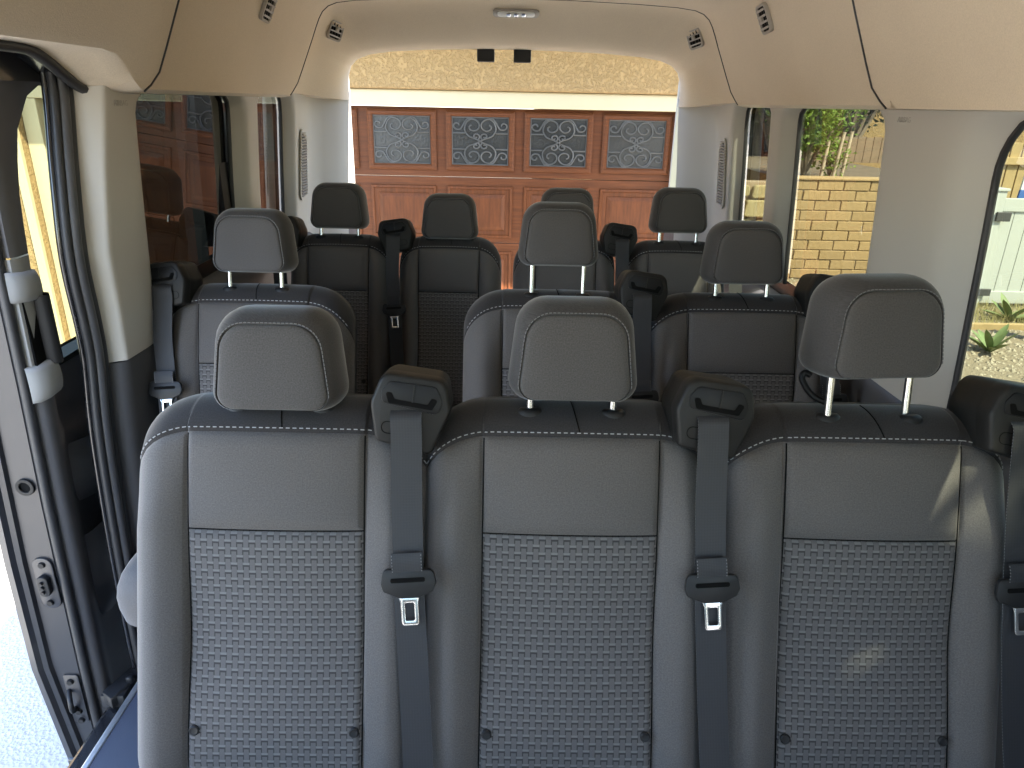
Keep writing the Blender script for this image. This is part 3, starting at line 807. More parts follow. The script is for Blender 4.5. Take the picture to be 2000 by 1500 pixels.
def build_back(hw, ui):
    B = Back(hw, ui); eps = .0
    ue = [hw*math.sin(t) for t in ()]
    left = sorted([-hw, -hw+.0015, -hw+.005, -hw+.011, -hw+.02, -hw+.032, -hw+.047]+seg(-hw+.062, -ui, 6, False, True))
    mid = seg(-ui, ui, 26, True, True)
    right = [-x for x in reversed(left)]
    cols = {'left': left, 'mid': mid, 'right': right}
    def column(u):
        v0 = [-.07, -.064, -.056, -.045, -.030, -.015, .01, .045]
        a = v0+seg(.085, B.VI, 14, False, True)
        vs_ = B.vs(u); b = seg(B.VI, vs_, 7, True, True)
        vt_ = B.vt(u); c = [vs_+(vt_-vs_)*t for t in (0, .06, .13, .22, .33, .45, .57, .68, .78, .87, .94, .98, 1)]
        return a, b, c
    parts = {}
    def gridpart(us, which):
        rows = []; uv = []
        for u in us:
            a, b, c = column(u)
            vv = {'ins': a, 'up': b, 'cap': c, 'low': a+b[1:]}[which]
            rows.append([SP(u, v, B.w(u, v)) for v in vv]); uv += [(u, v) for v in vv]
        g = G(); g.grid(rows); return g.v, g.f, uv
    def lens(us, which):
        return len(gridpart(us[:1], which)[0])
    # every column must have the same count per band (seam-end samples can merge): guard by padding
    def mk(name, us, which, mat):
        n = max(len({'ins': column(u)[0], 'up': column(u)[1], 'cap': column(u)[2], 'low': column(u)[0]+column(u)[1][1:]}[which]) for u in us)
        rows = []; uv = []
        for u in us:
            a, b, c = column(u); vv = list({'ins': a, 'up': b, 'cap': c, 'low': a+b[1:]}[which])
            while len(vv) < n: vv.append(vv[-1])
            rows.append([SP(u, v, B.w(u, v)) for v in vv]); uv += [(u, v) for v in vv]
        g = G(); g.grid(rows)
        return mesh_of(name, g.v, g.f, MATS[mat], 50, uv)
    parts['woven_insert'] = mk('woven_insert', mid, 'ins', 'weave')
    parts['upper_panel'] = mk('upper_panel', mid, 'up', 'fabric')
    parts['bolster_l'] = mk('side_bolster', left, 'low', 'fabric'); parts['bolster_r'] = mk('side_bolster', right, 'low', 'fabric')
    parts['cap'] = mk('top_cover', left+mid[1:]+right[1:], 'cap', 'fabric_cap')
    # rear shell: outline carried back
    us = left+mid[1:]+right[1:]
    outl = [(-hw, v) for v in (-.07, .15, .3, .42)]+[(u, B.vt(u)) for u in us]+[(hw, v) for v in (.42, .3, .15, -.07)]
    g = G()
    def ringat(sc, w): return [SP(u*sc, .28+(v-.28)*sc, w) for u, v in outl]
    g.grid([ringat(1, -B.T+.001), ringat(1.0, -B.T-.02), ringat(.985, -B.T-.035), ringat(.95, -B.T-.045)], True)
    n = len(outl); g.f.append([3*n+i for i in range(n)])
    # lower closing strip in front
    parts['backrest'] = mesh_of('backrest', g.v, g.f, MATS['black_plastic'], 45)
    # stitching dashes along the cap seam, and the short seam across the cap
    g = G()
    path = [(u, B.vs(u)+.0075) for u in [-hw+.012+(2*hw-.024)*i/400 for i in range(401)]]
    def dashes(path, ln=.0052, gap=.0038, wid=.0008):
        acc = 0; on = True; p0 = None; last = None
        for q in path:
            if last is not None:
                acc += math.hypot(q[0]-last[0], q[1]-last[1])
            if p0 is None: p0 = q
            if on and acc >= ln:
                c = SP((p0[0]+q[0])/2, (p0[1]+q[1])/2, B.w((p0[0]+q[0])/2, (p0[1]+q[1])/2)+.0006)
                a3 = SP(p0[0], p0[1], B.w(*p0)); b3 = SP(q[0], q[1], B.w(*q)); d = (b3-a3)
                if d.length > 1e-5:
                    sd = d.cross(WD).normalized()*wid; g.obox(c, d/2, sd, WD*.0006)
                acc = 0; on = False; p0 = q
            elif not on and acc >= gap:
                acc = 0; on = True; p0 = q
            last = q
    dashes(path)
    parts['stitch'] = mesh_of('stitching', g.v, g.f, MATS['stitch'])
    g = G(); pth = [SP(.012*(1-i/10), B.vs(0)+.006+.05*i/10, B.w(0, B.vs(0)+.006+.05*i/10)+.0002) for i in range(11)]; g.tube(pth, .0011, 5); parts['seam'] = mesh_of('seam', g.v, g.f, MATS['recess_black'], 60)
    def seamline(pts):
        g = G(); g.tube([SP(u, v, B.w(u, v)+.0006) for u, v in pts], .0013, 5); return mesh_of('seam', g.v, g.f, MATS['recess_black'], 60)  # dark tube laid in the groove stands in for its shade
    parts['seam_l'] = seamline([(-ui, -.06+(B.vs(ui)+.058)*i/24) for i in range(25)]); parts['seam_r'] = seamline([(ui, -.06+(B.vs(ui)+.058)*i/24) for i in range(25)])
    parts['seam_h'] = seamline([(-ui+2*ui*i/20, B.VI) for i in range(21)])
    parts['B'] = B
    return parts

def head_outline(k=0., n=7):
    """rounded trapezoid, k = inset"""
    return round_poly([(-.109+k, 0+k), (.109-k, 0+k), (.090-k*.9, .164-k), (-.090+k*.9, .164-k)], [.030, .030, .052, .052], n)
HT = R(9)
HV = Vector((0, math.sin(HT), math.cos(HT))); HW = Vector((0, -math.cos(HT), math.sin(HT)))
def build_head():
    out = head_outline(); n = len(out); cx, cyv = 0, .030
    def ring(sc, w, extra=0): return [Vector((cx+(x-cx)*sc, 0, 0))+HV*(cyv+(y-cyv)*sc)+HW*w for x, y in out]
    bow = lambda sc: .006*(1-sc**2)-.010*max(0, sc-.85)/.15*0
    faces_r = [(0.02, .007), (.25, .0068), (.5, .006), (.65, .0045), (.74, .003), (.79, .0012), (.812, -.0005), (.822, -.0032), (.826, -.0055)]
    g = G(); rows = [ring(s_, w) for s_, w in faces_r]; g.grid(rows, True); g.f.append(list(range(n))[::-1])
    uv = [(p.x, p.z) for p in [Vector(q) for q in g.v]]
    face = mesh_of('face_panel', g.v, g.f, MATS['fabric_head'], 60, uv)
    g = G(); rows = [ring(s_, w) for s_, w in ((.826, -.0055), (.831, -.003), (.845, -.0015), (.885, -.006), (.93, -.015), (.968, -.027), (.992, -.042), (1.0, -.058), (.992, -.076), (.96, -.092), (.89, -.103), (.7, -.110), (.3, -.113))]
    g.grid(rows, True); g.f.append([12*n+i for i in range(n)])
    uv = [(Vector(q).x+Vector(q).y, Vector(q).z) for q in g.v]
    body = mesh_of('headrest', g.v, g.f, MATS['fabric_cap2'], 60, uv)
    g = G(); rr = ring(.848, -.0012); acc = 0
    # dashes round the sides and the top
    m = 260; pts = []
    ln = [0]
    for i in range(n): ln.append(ln[-1]+(rr[(i+1) % n]-rr[i]).length)
    for i in range(m):
        t = ln[-1]*i/m; k = max(j for j in range(n) if ln[j] <= t); q = rr[k].lerp(rr[(k+1) % n], (t-ln[k])/max(1e-9, ln[k+1]-ln[k])); pts.append(q)
    for i in range(0, m, 3):
        a, b = pts[i], pts[(i+2) % m]; d = b-a
        if (a-pts[0]).length < 0 or a.z < .022: continue
        g.obox((a+b)/2+HW*.0004, d/2, d.cross(HW).normalized()*.0007, HW*.0005)
    st = mesh_of('stitching', g.v, g.f, MATS['stitch2'])
    return body, face, st
plain('stitch2', (.15, .15, .155), .9)
fabric('fabric_cap2', (.054, .051, .051))

def build_guide(sg):
    """belt guide block on a shoulder; sg = +1 right shoulder, -1 left; local frame then rolled outwards"""
    rollq = Matrix.Rotation(R(8*sg), 3, 'Y')
    gt = R(12); gv = Vector((0, math.sin(gt), math.cos(gt))); gw = Vector((0, -math.cos(gt), math.sin(gt)))
    X = rollq @ Vector((1, 0, 0)); V = rollq @ gv; W = rollq @ gw
    o = Vector((0, 0, 0))
    outer = round_poly([(-.048, -.060), (.042, -.072), (.064, .004), (.050, .052), (-.050, .052), (-.064, .0)], [.008, .01, .03, .022, .022, .03], 5)
    if sg < 0: outer = [(-x, y) for x, y in reversed(outer)]
    n = len(outer)
    def rg(sc, w): return [o+X*(x*sc)+V*(y*sc-(0 if w > -.05 else .0))+W*w for x, y in outer]
    g = G(); rows = [rg(.90, .0305), rg(.955, .029), rg(.985, .024), rg(1, .015), rg(1, -.002), rg(.995, -.004), rg(1, -.006), rg(1.0, -.05), rg(.97, -.075), rg(.85, -.088)]
    g.grid(rows, True); g.f.append(list(range(n))[::-1]); g.f.append([9*n+i for i in range(n)])
    body = mesh_of('belt_guide', g.v, g.f, MATS['guide_plastic'], 50)
    bz = round_poly([(-.044, .004), (.044, -.004), (.048, .018), (.036, .040), (-.036, .040), (-.048, .022)], [.008, .008, .01, .01, .01, .01], 3)
    if sg < 0: bz = [(-x, y) for x, y in reversed(bz)]
    g = G(); g.prism(bz, o+W*.029, X, V, W*.0035); bezel = g.mesh('slot_bezel', MATS['gloss_black'], 40, .0012)
    sl = round_poly([(-.041, .022), (-.031, .022), (-.026, .0125), (.026, .0105), (.031, .022), (.041, .020), (.034, .003), (-.034, .005)], .003, 3)
    if sg < 0: sl = [(-x, y) for x, y in reversed(sl)]
    g = G(); g.prism(sl, o+W*.031, X, V, W*.0022); slot = g.mesh('slot', MATS['recess_black'])
    g = G(); g.obox(o+X*.002+V*.0245+W*.0332, X*.0011, V*.0135, W*.0010); div = g.mesh('divider', MATS['guide_plastic'])
    g = G(); g.ring([(x-.022*sg, y-.034) for x, y in rrect(.038, .020, .0095, 5)], [(x-.022*sg, y-.034) for x, y in rrect(.0355, .0175, .0085, 5)], o+W*.0288, X, V, W*.0022); cov = g.mesh('screw_cover', MATS['recess_black'])
    return body, bezel, slot, div, cov

def build_belt(sg, narrow=False):
    """strap from the guide's slot down the front of the backrest, tongue hanging on it"""
    uo = .214*sg if not narrow else .198*sg
    pts = [(uo, .572, .040), (uo, .560, .048), (uo+.001, .53, .045), (uo+.002*sg, .44, .040), (uo+.005, .34, .036), (uo+.008, .27, .034), (uo+.014, .17, .030), (uo+.022, .04, .030), (uo+.028, -.06, .040), (uo+.03, -.14, .07)]
    C = catmull([SP(*p) for p in pts], 6); rows = []; uv = []; d = 0
    for i, c in enumerate(C):
        if i: d += (c-C[i-1]).length
        tw = Vector((1, .04*math.sin(i*.16), 0)).normalized()
        t = (C[min(i+1, len(C)-1)]-C[max(i-1, 0)]).normalized(); nr = tw.cross(t).normalized()
        sec = []
        for a, k in ((-.024, 0), (-.012, .0006), (0, .0008), (.012, .0006), (.024, 0)):
            sec.append(c+tw*a+nr*k); uv.append((a, d))
        for a in (.024, -.024): sec.append(c+tw*a-nr*.0016); uv.append((a*.9, d))
        rows.append(sec)
    g = G(); g.grid(rows, True); strap = mesh_of('seat_belt', g.v, g.f, MATS['strap'], 40, uv)
    # tongue
    cv = .300; cu = uo+.0068; base = SP(cu, cv, .040); X = Vector((1, 0, 0)); V = VD; W = WD
    q = Matrix.Rotation(R(4), 3, W); X = q @ X; V = q @ V
    pl = round_poly([(-.038, .026), (.040, .022), (.044, .0), (.038, -.012), (.016, -.022), (-.014, -.022), (-.040, -.010), (-.043, .002)], [.01, .01, .006, .006, .004, .004, .006, .006], 4)
    g = G(); g.prism(pl, base-W*.001, X, V, W*.010); plate = g.mesh('latch_cover', MATS['black_plastic'], 40, .0025)
    g = G(); g.prism(rrect(.054, .0075, .003, 3, 0, .0075), base+W*.0082, X, V, W*.0012); slit = g.mesh('latch_slit', MATS['recess_black'])
    out = round_poly([(-.0135, .0), (.0135, .0), (.0135, -.046), (-.0135, -.046)], [.001, .001, .005, .005], 4)
    inn = round_poly([(-.0072, -.010), (.0072, -.010), (.0072, -.038), (-.0072, -.038)], [.002]*4, 4)
    g = G(); g.ring([(x, y-.020) for x, y in out], [(x, y-.020) for x, y in inn], base+W*.002, X, V, W*.0035)
    g.prism([(-.0175, -.0165), (-.0135, -.03), (-.0115, -.03), (-.0150, -.0165)], base+W*.002, X, V, W*.0035); g.prism([(.0150, -.0165), (.0115, -.03), (.0135, -.03), (.0175, -.0165)], base+W*.002, X, V, W*.0035)
    tongue = g.mesh('tongue', MATS['chrome'], 40, .0008)
    # the strap's front layer laps over the plate
    g = G(); lp = [base+V*(.05-.043*i/5)+W*(.0095+.002*math.sin(i)) for i in range(6)]
    g.grid([[p+X*(-.0235), p+X*.0235] for p in lp]+[[p-W*.001+X*.0235, p-W*.001+X*-.0235] for p in lp[::-1]]); 
    uv2 = []
    for k, p in enumerate(g.v): uv2.append(((Vector(p)-base).dot(X), (Vector(p)-base).dot(V)))
    lap = mesh_of('strap_fold', g.v, g.f, MATS['strap'], 40, uv2)
    return strap, plate, slit, tongue, lap

def build_cushion(hw):
    rows = []
    prof = [(-.02, .30), (-.015, .38), (-.06, .405), (-.10, .412), (-.16, .418), (-.21, .418), (-.25, .410), (-.275, .390), (-.287, .36), (-.285, .32), (-.27, .26)]
    us = [-hw, -hw+.004, -hw+.014, -hw+.03, -hw+.055, -hw*.4, 0, hw*.4, hw-.055, hw-.03, hw-.014, hw-.004, hw]
    for u in us:
        e = circ((hw-abs(u))/.055); row = []
        for y, z in prof: row.append((u, y+(1-e)*.02, .30+(z-.30)*(.72+.28*e)))
        rows.append(row)
    g = G(); g.grid(rows); n = len(prof); g.f.append(list(range(n))); g.f.append([(len(us)-1)*n+i for i in range(n)][::-1])
    uv = [(p[0], p[1]+p[2]) for p in g.v]
    return mesh_of('cushion', g.v, g.f, MATS['fabric'], 60, uv)
def build_frame(hw):
    g = G(); g.box((-hw+.03, -.24, .17), (hw-.03, .10, .30))
    for x in (-hw+.07, hw-.07):
        g.box((x-.02, -.22, 0), (x+.02, -.16, .17)); g.box((x-.02, .0, 0), (x+.02, .06, .17))
    return g.mesh('seat_frame', MATS['black_plastic'], None, .006)

def sub(name, me, par): return put(name, me, par, False)
def make_seat(x, y, label, group, raise_, sg, narrow=False, tilt=0.0, lever=False):
    hw, ui = (.2495, .142) if not narrow else (.192, .110)
    t = thing('passenger_chair', (x, y, 0), label, 'seat', group)
    P = shared(('back', narrow), lambda: build_back(hw, ui)); B = P['B']
    b = sub('backrest', P['backrest'], t)
    for nm, k in (('woven_insert', 'woven_insert'), ('upper_panel', 'upper_panel'), ('side_bolster', 'bolster_l'), ('side_bolster', 'bolster_r'), ('top_cover', 'cap'), ('seam', 'seam'), ('seam', 'seam_l'), ('seam', 'seam_r'), ('seam', 'seam_h')):
        sub(nm, P[k], b)
    sub('stitching', P['stitch'], b)['kind'] = 'stuff'
    def rivet():
        g = G(); m = 12
        g.grid([[Vector((r*math.cos(2*math.pi*i/m), 0, 0))+VD*(r*math.sin(2*math.pi*i/m))+WD*w for i in range(m)] for r, w in ((.0085, 0), (.0085, .003), (.0065, .0045), (.0045, .0040), (.001, .0040))], True); g.f.append([4*m+i for i in range(m)])
        return mesh_of('rivet', g.v, g.f, MATS['black_plastic'], 50)
    for u in (-ui+.012, ui-.012):
        r = sub('rivet', shared('rivet', rivet), b); r.location = SP(u, .040, B.w(u, .040))
    # headrest
    H = shared('head', build_head)
    base = SP(0, B.L-.022, -.024)
    hd = sub('headrest', H[0], t); hd.location = base+HV*(raise_+.011)+HW*.044; hd.rotation_euler = (0, 0, R(tilt))
    sub('face_panel', H[1], hd); sub('stitching', H[2], hd)['kind'] = 'stuff'
    def post():
        g = G(); g.tube([HV*-.14-HW*.044, HV*.03-HW*.044], .0063, 12); return mesh_of('post', g.v, g.f, MATS['chrome'], 50)
    for px in (-.068, .068):
        p = sub('post', shared('post', post), hd); p.location = (px, 0, 0)
        def sleeve():
            g = G(); m = 16
            g.grid([[Vector((r*1.25*math.cos(2*math.pi*i/m), r*.95*math.sin(2*math.pi*i/m), z)) for i in range(m)] for r, z in ((.015, -.02), (.0175, -.012), (.0185, -.004), (.0175, .004), (.013, .0085), (.0075, .009))], True); g.f.append([5*m+i for i in range(m)])
            return mesh_of('post_sleeve', g.v, g.f, MATS['black_plastic'], 50)
        sl = sub('post_sleeve', shared('sleeve', sleeve), t); sl.location = SP(px, B.L-.022, -.024); sl.rotation_euler = (R(-10), 0, 0)
    if lever:
        g = G(); g.tube(catmull([SP(-.062, B.L+.002, -.035), SP(-.085, B.L+.015, -.045), SP(-.098, B.L+.040, -.055), SP(-.094, B.L+.052, -.055), SP(-.084, B.L+.048, -.055)], 5), .0055, 8); sub('release_lever', g.mesh('release_lever', MATS['gloss_black'], 60), t)
    # belt guide and belt
    gd = shared(('guide', sg), lambda: build_guide(sg)); uo = .219*sg if not narrow else .192*sg
    go = sub('belt_guide', gd[0], t); go.location = SP(uo, .578, .012)
    for nm, me in zip(('slot_bezel', 'slot', 'divider', 'screw_cover'), gd[1:]): sub(nm, me, go)
    bt = shared(('belt', sg, narrow), lambda: build_belt(sg, narrow))
    bo = sub('seat_belt', bt[0], t)
    for nm, me in zip(('latch_cover', 'latch_slit', 'tongue', 'strap_fold'), bt[1:]): sub(nm, me, bo)
    sub('cushion', shared(('cushion', narrow), lambda: build_cushion(hw-.012)), t)
    sub('seat_frame', shared(('frame', narrow), lambda: build_frame(hw)), t)
    return t
Y1, Y2, Y3 = .865, 1.635, 2.43
R1, R2, R3 = 'seats of the nearest row', 'seats of the middle row', 'seats of the last row before the open rear doors'
make_seat(-.368, Y1, 'nearest-row grey seat beside the open sliding door, headrest pushed fully down', R1, -.008, 1)
make_seat(.108, Y1, 'nearest-row grey seat between two others, dark brown headrest showing a sliver of its posts', R1, .016, 1)
make_seat(.598, Y1, 'nearest-row grey seat by the white gate window, headrest raised high on two bare posts', R1, .062, 1, tilt=6, lever=True)
make_seat(-.665, Y2, 'middle-row grey seat standing alone by the left window, belt guide on its window side', R2, .036, -1)
make_seat(.130, Y2, 'middle-row grey seat with a pale headrest on tall posts before the garage door', R2, .068, 1)
make_seat(.618, Y2, 'middle-row grey seat with a dark headrest by the window facing the block wall', R2, .030, 1)
make_seat(-.622, Y3, 'last-row narrow black seat under the left speaker grille', R3, .022, -1, True)
make_seat(-.218, Y3, 'last-row narrow black seat, second from the left wall, headrest fully down', R3, -.008, -1, True)
make_seat(.210, Y3, 'last-row narrow black seat mostly hidden behind the pale middle-row headrest', R3, .020, 1, True)
make_seat(.622, Y3, 'last-row narrow black seat under the right speaker grille', R3, .030, 1, True)

# ------------------------------------------------------------------ the house and its garage door
GY = 5.90
house = thing('house', (-3, 9, GZ), 'cream stucco house front with white trim around the garage door', 'house')
DX0, DX1, DTOP = -3.605, 1.291, 1.405
def hbox(name, lo, hi, mat, bev=None):
    g = G(); g.box(lo, hi); return g.obj(name, MATS[mat], house, bevel=bev)
hbox('front_wall', (-9, GY-.16, GZ), (DX0-.13, GY+.2, 2.3), 'stucco')
hbox('front_wall', (DX1+.13, GY-.16, GZ), (1.60, GY+.2, 2.3), 'stucco')
g = G(); g.prism(round_poly([(GY-.17, 1.525), (GY+.2, 1.525), (GY+.2, 2.3), (GY-.17, 2.3)], [.03, .01, .01, .01], 4), (DX0-.13, 0, 0), (0, 1, 0), (0, 0, 1), (DX1-DX0+.26, 0, 0)); g.obj('front_wall', MATS['stucco'], house)
hbox('head_trim', (DX0-.125, GY-.10, DTOP+.002), (DX1+.125, GY+.05, 1.523), 'white_trim', .006)
for x0, x1 in ((DX0-.125, DX0-.002), (DX1+.002, DX1+.125)):
    hbox('side_trim', (x0, GY-.10, GZ+.01), (x1, GY+.05, DTOP), 'white_trim', .006)
g = G(); g.box((DX0-.20, GY-.20, GZ+.01), (DX0-.13, GY-.158, 1.53)); g.obj('side_trim', MATS['white_trim'], house, bevel=.006)
hbox('side_wall', (1.44, GY+.21, GZ), (1.59, 13, 2.3), 'stucco')
hbox('eave', (-2.2, GY-1.32, 2.20), (2.6, GY+.3, 2.32), 'white_trim', .01); hbox('eave', (-9.2, GY-.78, 2.20), (-2.205, GY+.3, 2.32), 'white_trim', .01)
plain('roof_tile', (.25, .12, .07), .85, var=.3, vscale=4)
g = G(); g.add([(-9.3, GY-.25, 2.33), (2.0, GY-.25, 2.33), (2.0, 10, 4.1), (-9.3, 10, 4.1), (-9.3, 13.5, 2.33), (2.0, 13.5, 2.33)], [(0, 1, 2, 3), (3, 2, 5, 4), (1, 5, 2), (0, 3, 4)]); g.obj('roof', MATS['roof_tile'], house)

gd = thing('garage_door', ((DX0+DX1)/2, GY, GZ), 'reddish brown panelled garage door with scrollwork windows along the top', 'garage door')
SEC = [(DTOP, .885), (.885, .365), (.365, -.155), (-.155, GZ+.012)]
for a, b in SEC:
    g = G(); g.box((DX0, GY, b+.002), (DX1, GY+.045, a-.002)); g.obj('door_section', MATS['door_wood'], gd, bevel=.004)
def obscure():
    m = NT('obscure_glass'); co = m.obj(); n = m.noise(co, 55, 3, .6); n2 = m.noise(co, 6, 2)
    c = m.mix(n2, (.014, .014, .013), (.040, .039, .035)); m.set(**{'Base Color': c, 'Roughness': .25, 'Specular IOR Level': .3}); m.bump(n, .6, .006); MATS['obscure_glass'] = m.m
obscure()
plain('iron_gray', (.050, .050, .047), .5, var=.3, vscale=20)
WZ0, WZ1, WHW = .985, 1.335, .218
fr_me = None
def frame_mesh():
    g = G(); rw, rh = .268, .222
    prof = [(1.0, 0, 0), (1.0, 0, -.018), (.93, 0, -.028), (.86, 0, -.026), (0, 1, -.010), (0, 1, .0)]
    rows = []
    for a, b, y in ((0, 0, 0), (0, 0, -.016), (.014, .014, -.026), (.034, .030, -.026), (.048, .045, -.012), (.050, .047, .0)):
        w, h_ = rw-a, rh-b; rows.append([(-w, y, -h_), (w, y, -h_), (w, y, h_), (-w, y, h_)])
    g.grid(rows, True); return g.mesh('window_frame', MATS['door_wood'])
def panel_mesh():
    g = G(); rw, rh = .262, .205; rows = []
    for a, y in ((0, 0), (.004, -.014), (.020, -.016), (.028, -.004), (.058, -.003), (.064, -.010), (.088, -.022), (.094, -.023)):
        w, h_ = rw-a, rh-a; rows.append([(-w, y, -h_), (w, y, -h_), (w, y, h_), (-w, y, h_)])
    g.grid(rows, True); n = len(rows); g.f.append([(n-1)*4+i for i in range(4)]); return g.mesh('raised_panel', MATS['door_wood_vertical'])
def spiral(cx, cz, r0, r1, a0, turns, n=26):
    return [(cx+(r0+(r1-r0)*i/n)*math.cos(a0+turns*2*math.pi*i/n), cz+(r0+(r1-r0)*i/n)*math.sin(a0+turns*2*math.pi*i/n)) for i in range(n+1)]
def scroll_mesh():
    g = G(); r = .0062
    def tb(pts): g.tube([(x*WHW, 0, z*(WZ1-WZ0)/2) for x, z in pts], r, 5)
    for sx in (-1, 1):
        for sz in (-1, 1):
            tb(catmull([(0, 0), (sx*.16, sz*.10), (sx*.42, sz*.22), (sx*.56, sz*.48), (sx*.50, sz*.78), (sx*.34, sz*.94)], 5)[:-1]+[(sx*x, sz*z) for x, z in spiral(.28, .62, .32, .06, math.pi*.45, .95)])
            tb([(sx*x, sz*z) for x, z in spiral(.155, .20, .15, .03, math.pi*1.35, -1.1)])
            tb(catmull([(sx*.30, sz*1.0), (sx*.48, sz*.92), (sx*.60, sz*.70), (sx*.70, sz*.50)], 4)[:-1]+[(sx*x, sz*z) for x, z in spiral(.82, .66, .19, .05, math.pi*1.25, .9)])
            tb([(sx*.55, sz*.34), (sx*1.0, sz*.34)])
    g.tube([(-WHW, 0, -.175), (WHW, 0, -.175), (WHW, 0, .175), (-WHW, 0, .175), (-WHW, 0, -.175)], .006, 5)
    return g.mesh('scrollwork', MATS['iron_gray'], 60)
fm, pm, sm = frame_mesh(), panel_mesh(), scroll_mesh()
gp = G(); gp.box((-WHW-.003, -.004, -.178), (WHW+.003, -.001, .178)); pme = gp.mesh('window_pane', MATS['obscure_glass'])
LOC = Vector(gd.location)
for k in range(8):
    cx = .985-.612*k
    f = sub('window_frame', fm, gd); f.location = Vector((cx, GY, 1.160))-LOC
    p = sub('window_pane', pme, gd); p.location = Vector((cx, GY, 1.160))-LOC
    s_ = sub('scrollwork', sm, p); s_.location = (0, -.012, 0)
    for a, b in SEC[1:]:
        q = sub('raised_panel', pm, gd); q.location = Vector((cx, GY, (a+b)/2-.012))-LOC

# ------------------------------------------------------------------ right of the driveway
def block_mat(name, col):
    m = NT(name); co = m.n('ShaderNodeTexCoord'); oi = m.n('ShaderNodeObjectInfo')
    n1 = m.noise(co.outputs['Object'], 18, 4, .6)
    c = m.mix(n1, tuple(x*.75 for x in col), tuple(x*1.2 for x in col)); c = m.mix(m.math('MULTIPLY', oi.outputs['Random'], .45), c, tuple(x*.62 for x in col))
    m.set(**{'Base Color': c, 'Roughness': .95}); m.bump(n1, .6, .01); MATS[name] = m.m
block_mat('block', (.36, .245, .12)); plain('mortar', (.30, .22, .14), .95, var=.2)
BY, BTOP = 9.3, .62
bw = thing('block_wall', (4.7, BY, GZ), 'tan block retaining wall beyond the side window, courses of long blocks', 'wall')
g = G(); g.box((3.56, BY+.015, GZ), (5.9, BY+.25, BTOP-.01)); g.obj('mortar_core', MATS['mortar'], bw)
bl = G(); bl.box((-.162, -.10, -.0585), (.162, .10, .0585)); bme = bl.mesh('block', MATS['block'], None, .007, 1)
for r in range(10):
    z = BTOP-.063-.126*r; x = 3.56+(.168 if r % 2 else 0)+.168
    if r % 2:
        o = sub('block', bme, bw); o.location = Vector((3.56+.082, BY+.10, z))-Vector(bw.location); o.scale.x = .48
    while x < 5.85:
        o = sub('block', bme, bw); o.location = Vector((x, BY+.10+random.uniform(-.006, .006), z))-Vector(bw.location); o.rotation_euler = (0, random.uniform(-.006, .006), random.uniform(-.01, .01)); x += .335
g = G(); g.box((3.54, BY-.02, BTOP), (5.92, BY+.27, BTOP+.03)); g.obj('wall_cap', MATS['block'], bw, bevel=.008)
plain('soil_top', (.12, .09, .06), .95, var=.3)
sheet('raised_bed', 3.56, 5.9, BY+.26, 30, BTOP-.02, MATS['soil_top'])
sheet('gravel_bed', 3.02, 12, -6, 9.28, GZ+.008, plain('gravel_base', (.22, .18, .12), .95, bump=.8, bscale=40, bdist=.02, var=.4, vscale=30))
# gravel, uncountable
g = G(); rnd = random.Random(3)
for i in range(3600):
    x, y = rnd.uniform(3.2, 7.5), rnd.uniform(4.2, 9.5); r = rnd.uniform(.012, .032)
    if i % 3 == 0: x, y = rnd.uniform(4.2, 6.6), rnd.uniform(5.8, 8.2)
    a = rnd.uniform(0, 3); c, s_ = math.cos(a)*r, math.sin(a)*r; k = rnd.uniform(.4, .8)*r; z = GZ+.009
    g.add([(x+c, y+s_, z), (x-s_, y+c, z), (x-c, y-s_, z), (x+s_, y-c, z), (x+c*.3, y+s_*.3, z+k), (x-c*.4, y-s_*.3, z+k*.9)], [(0, 1, 4), (1, 5, 4), (1, 2, 5), (2, 3, 5), (3, 4, 5), (3, 0, 4)])
plain('pebble', (.30, .26, .19), .9, var=.5, vscale=14)
tag(g.obj('gravel', MATS['pebble']), 'loose tan gravel on the ground by the white gate', 'gravel', kind='stuff')

# rough stone wall left of the block wall
block_mat('stone', (.38, .31, .16))
sw = thing('stone_wall', (2.8, 9.25, GZ), 'low wall of rough pale yellow stones seen through the narrow right rear window', 'wall')
g = G(); g.box((1.9, 9.25, GZ), (3.52, 9.55, .58)); g.obj('mortar_core', MATS['mortar'], sw)
z = GZ+.1
while z < .58:
    h = random.uniform(.15, .24); x = 1.9
    while x < 3.48:
        w = min(random.uniform(.2, .38), 3.51-x)
        if w > .08:
            poly = round_poly([(-w/2+.01, -h/2+random.uniform(.005, .03)), (w/2-.012, -h/2+random.uniform(.005, .03)), (w/2-random.uniform(.01, .04), h/2-.01), (-w/2+random.uniform(.01, .04), h/2-random.uniform(.01, .04))], .03, 2)
            g = G(); g.prism(poly, (0, 0, 0), (1, 0, 0), (0, 0, 1), (0, -random.uniform(.06, .12), 0)); o = g.obj('stone', MATS['stone'], sw, bevel=.015, wc=False); o.location = Vector((x+w/2, 9.26, z+h/2-.05))-Vector(sw.location)
        x += w
    z += h

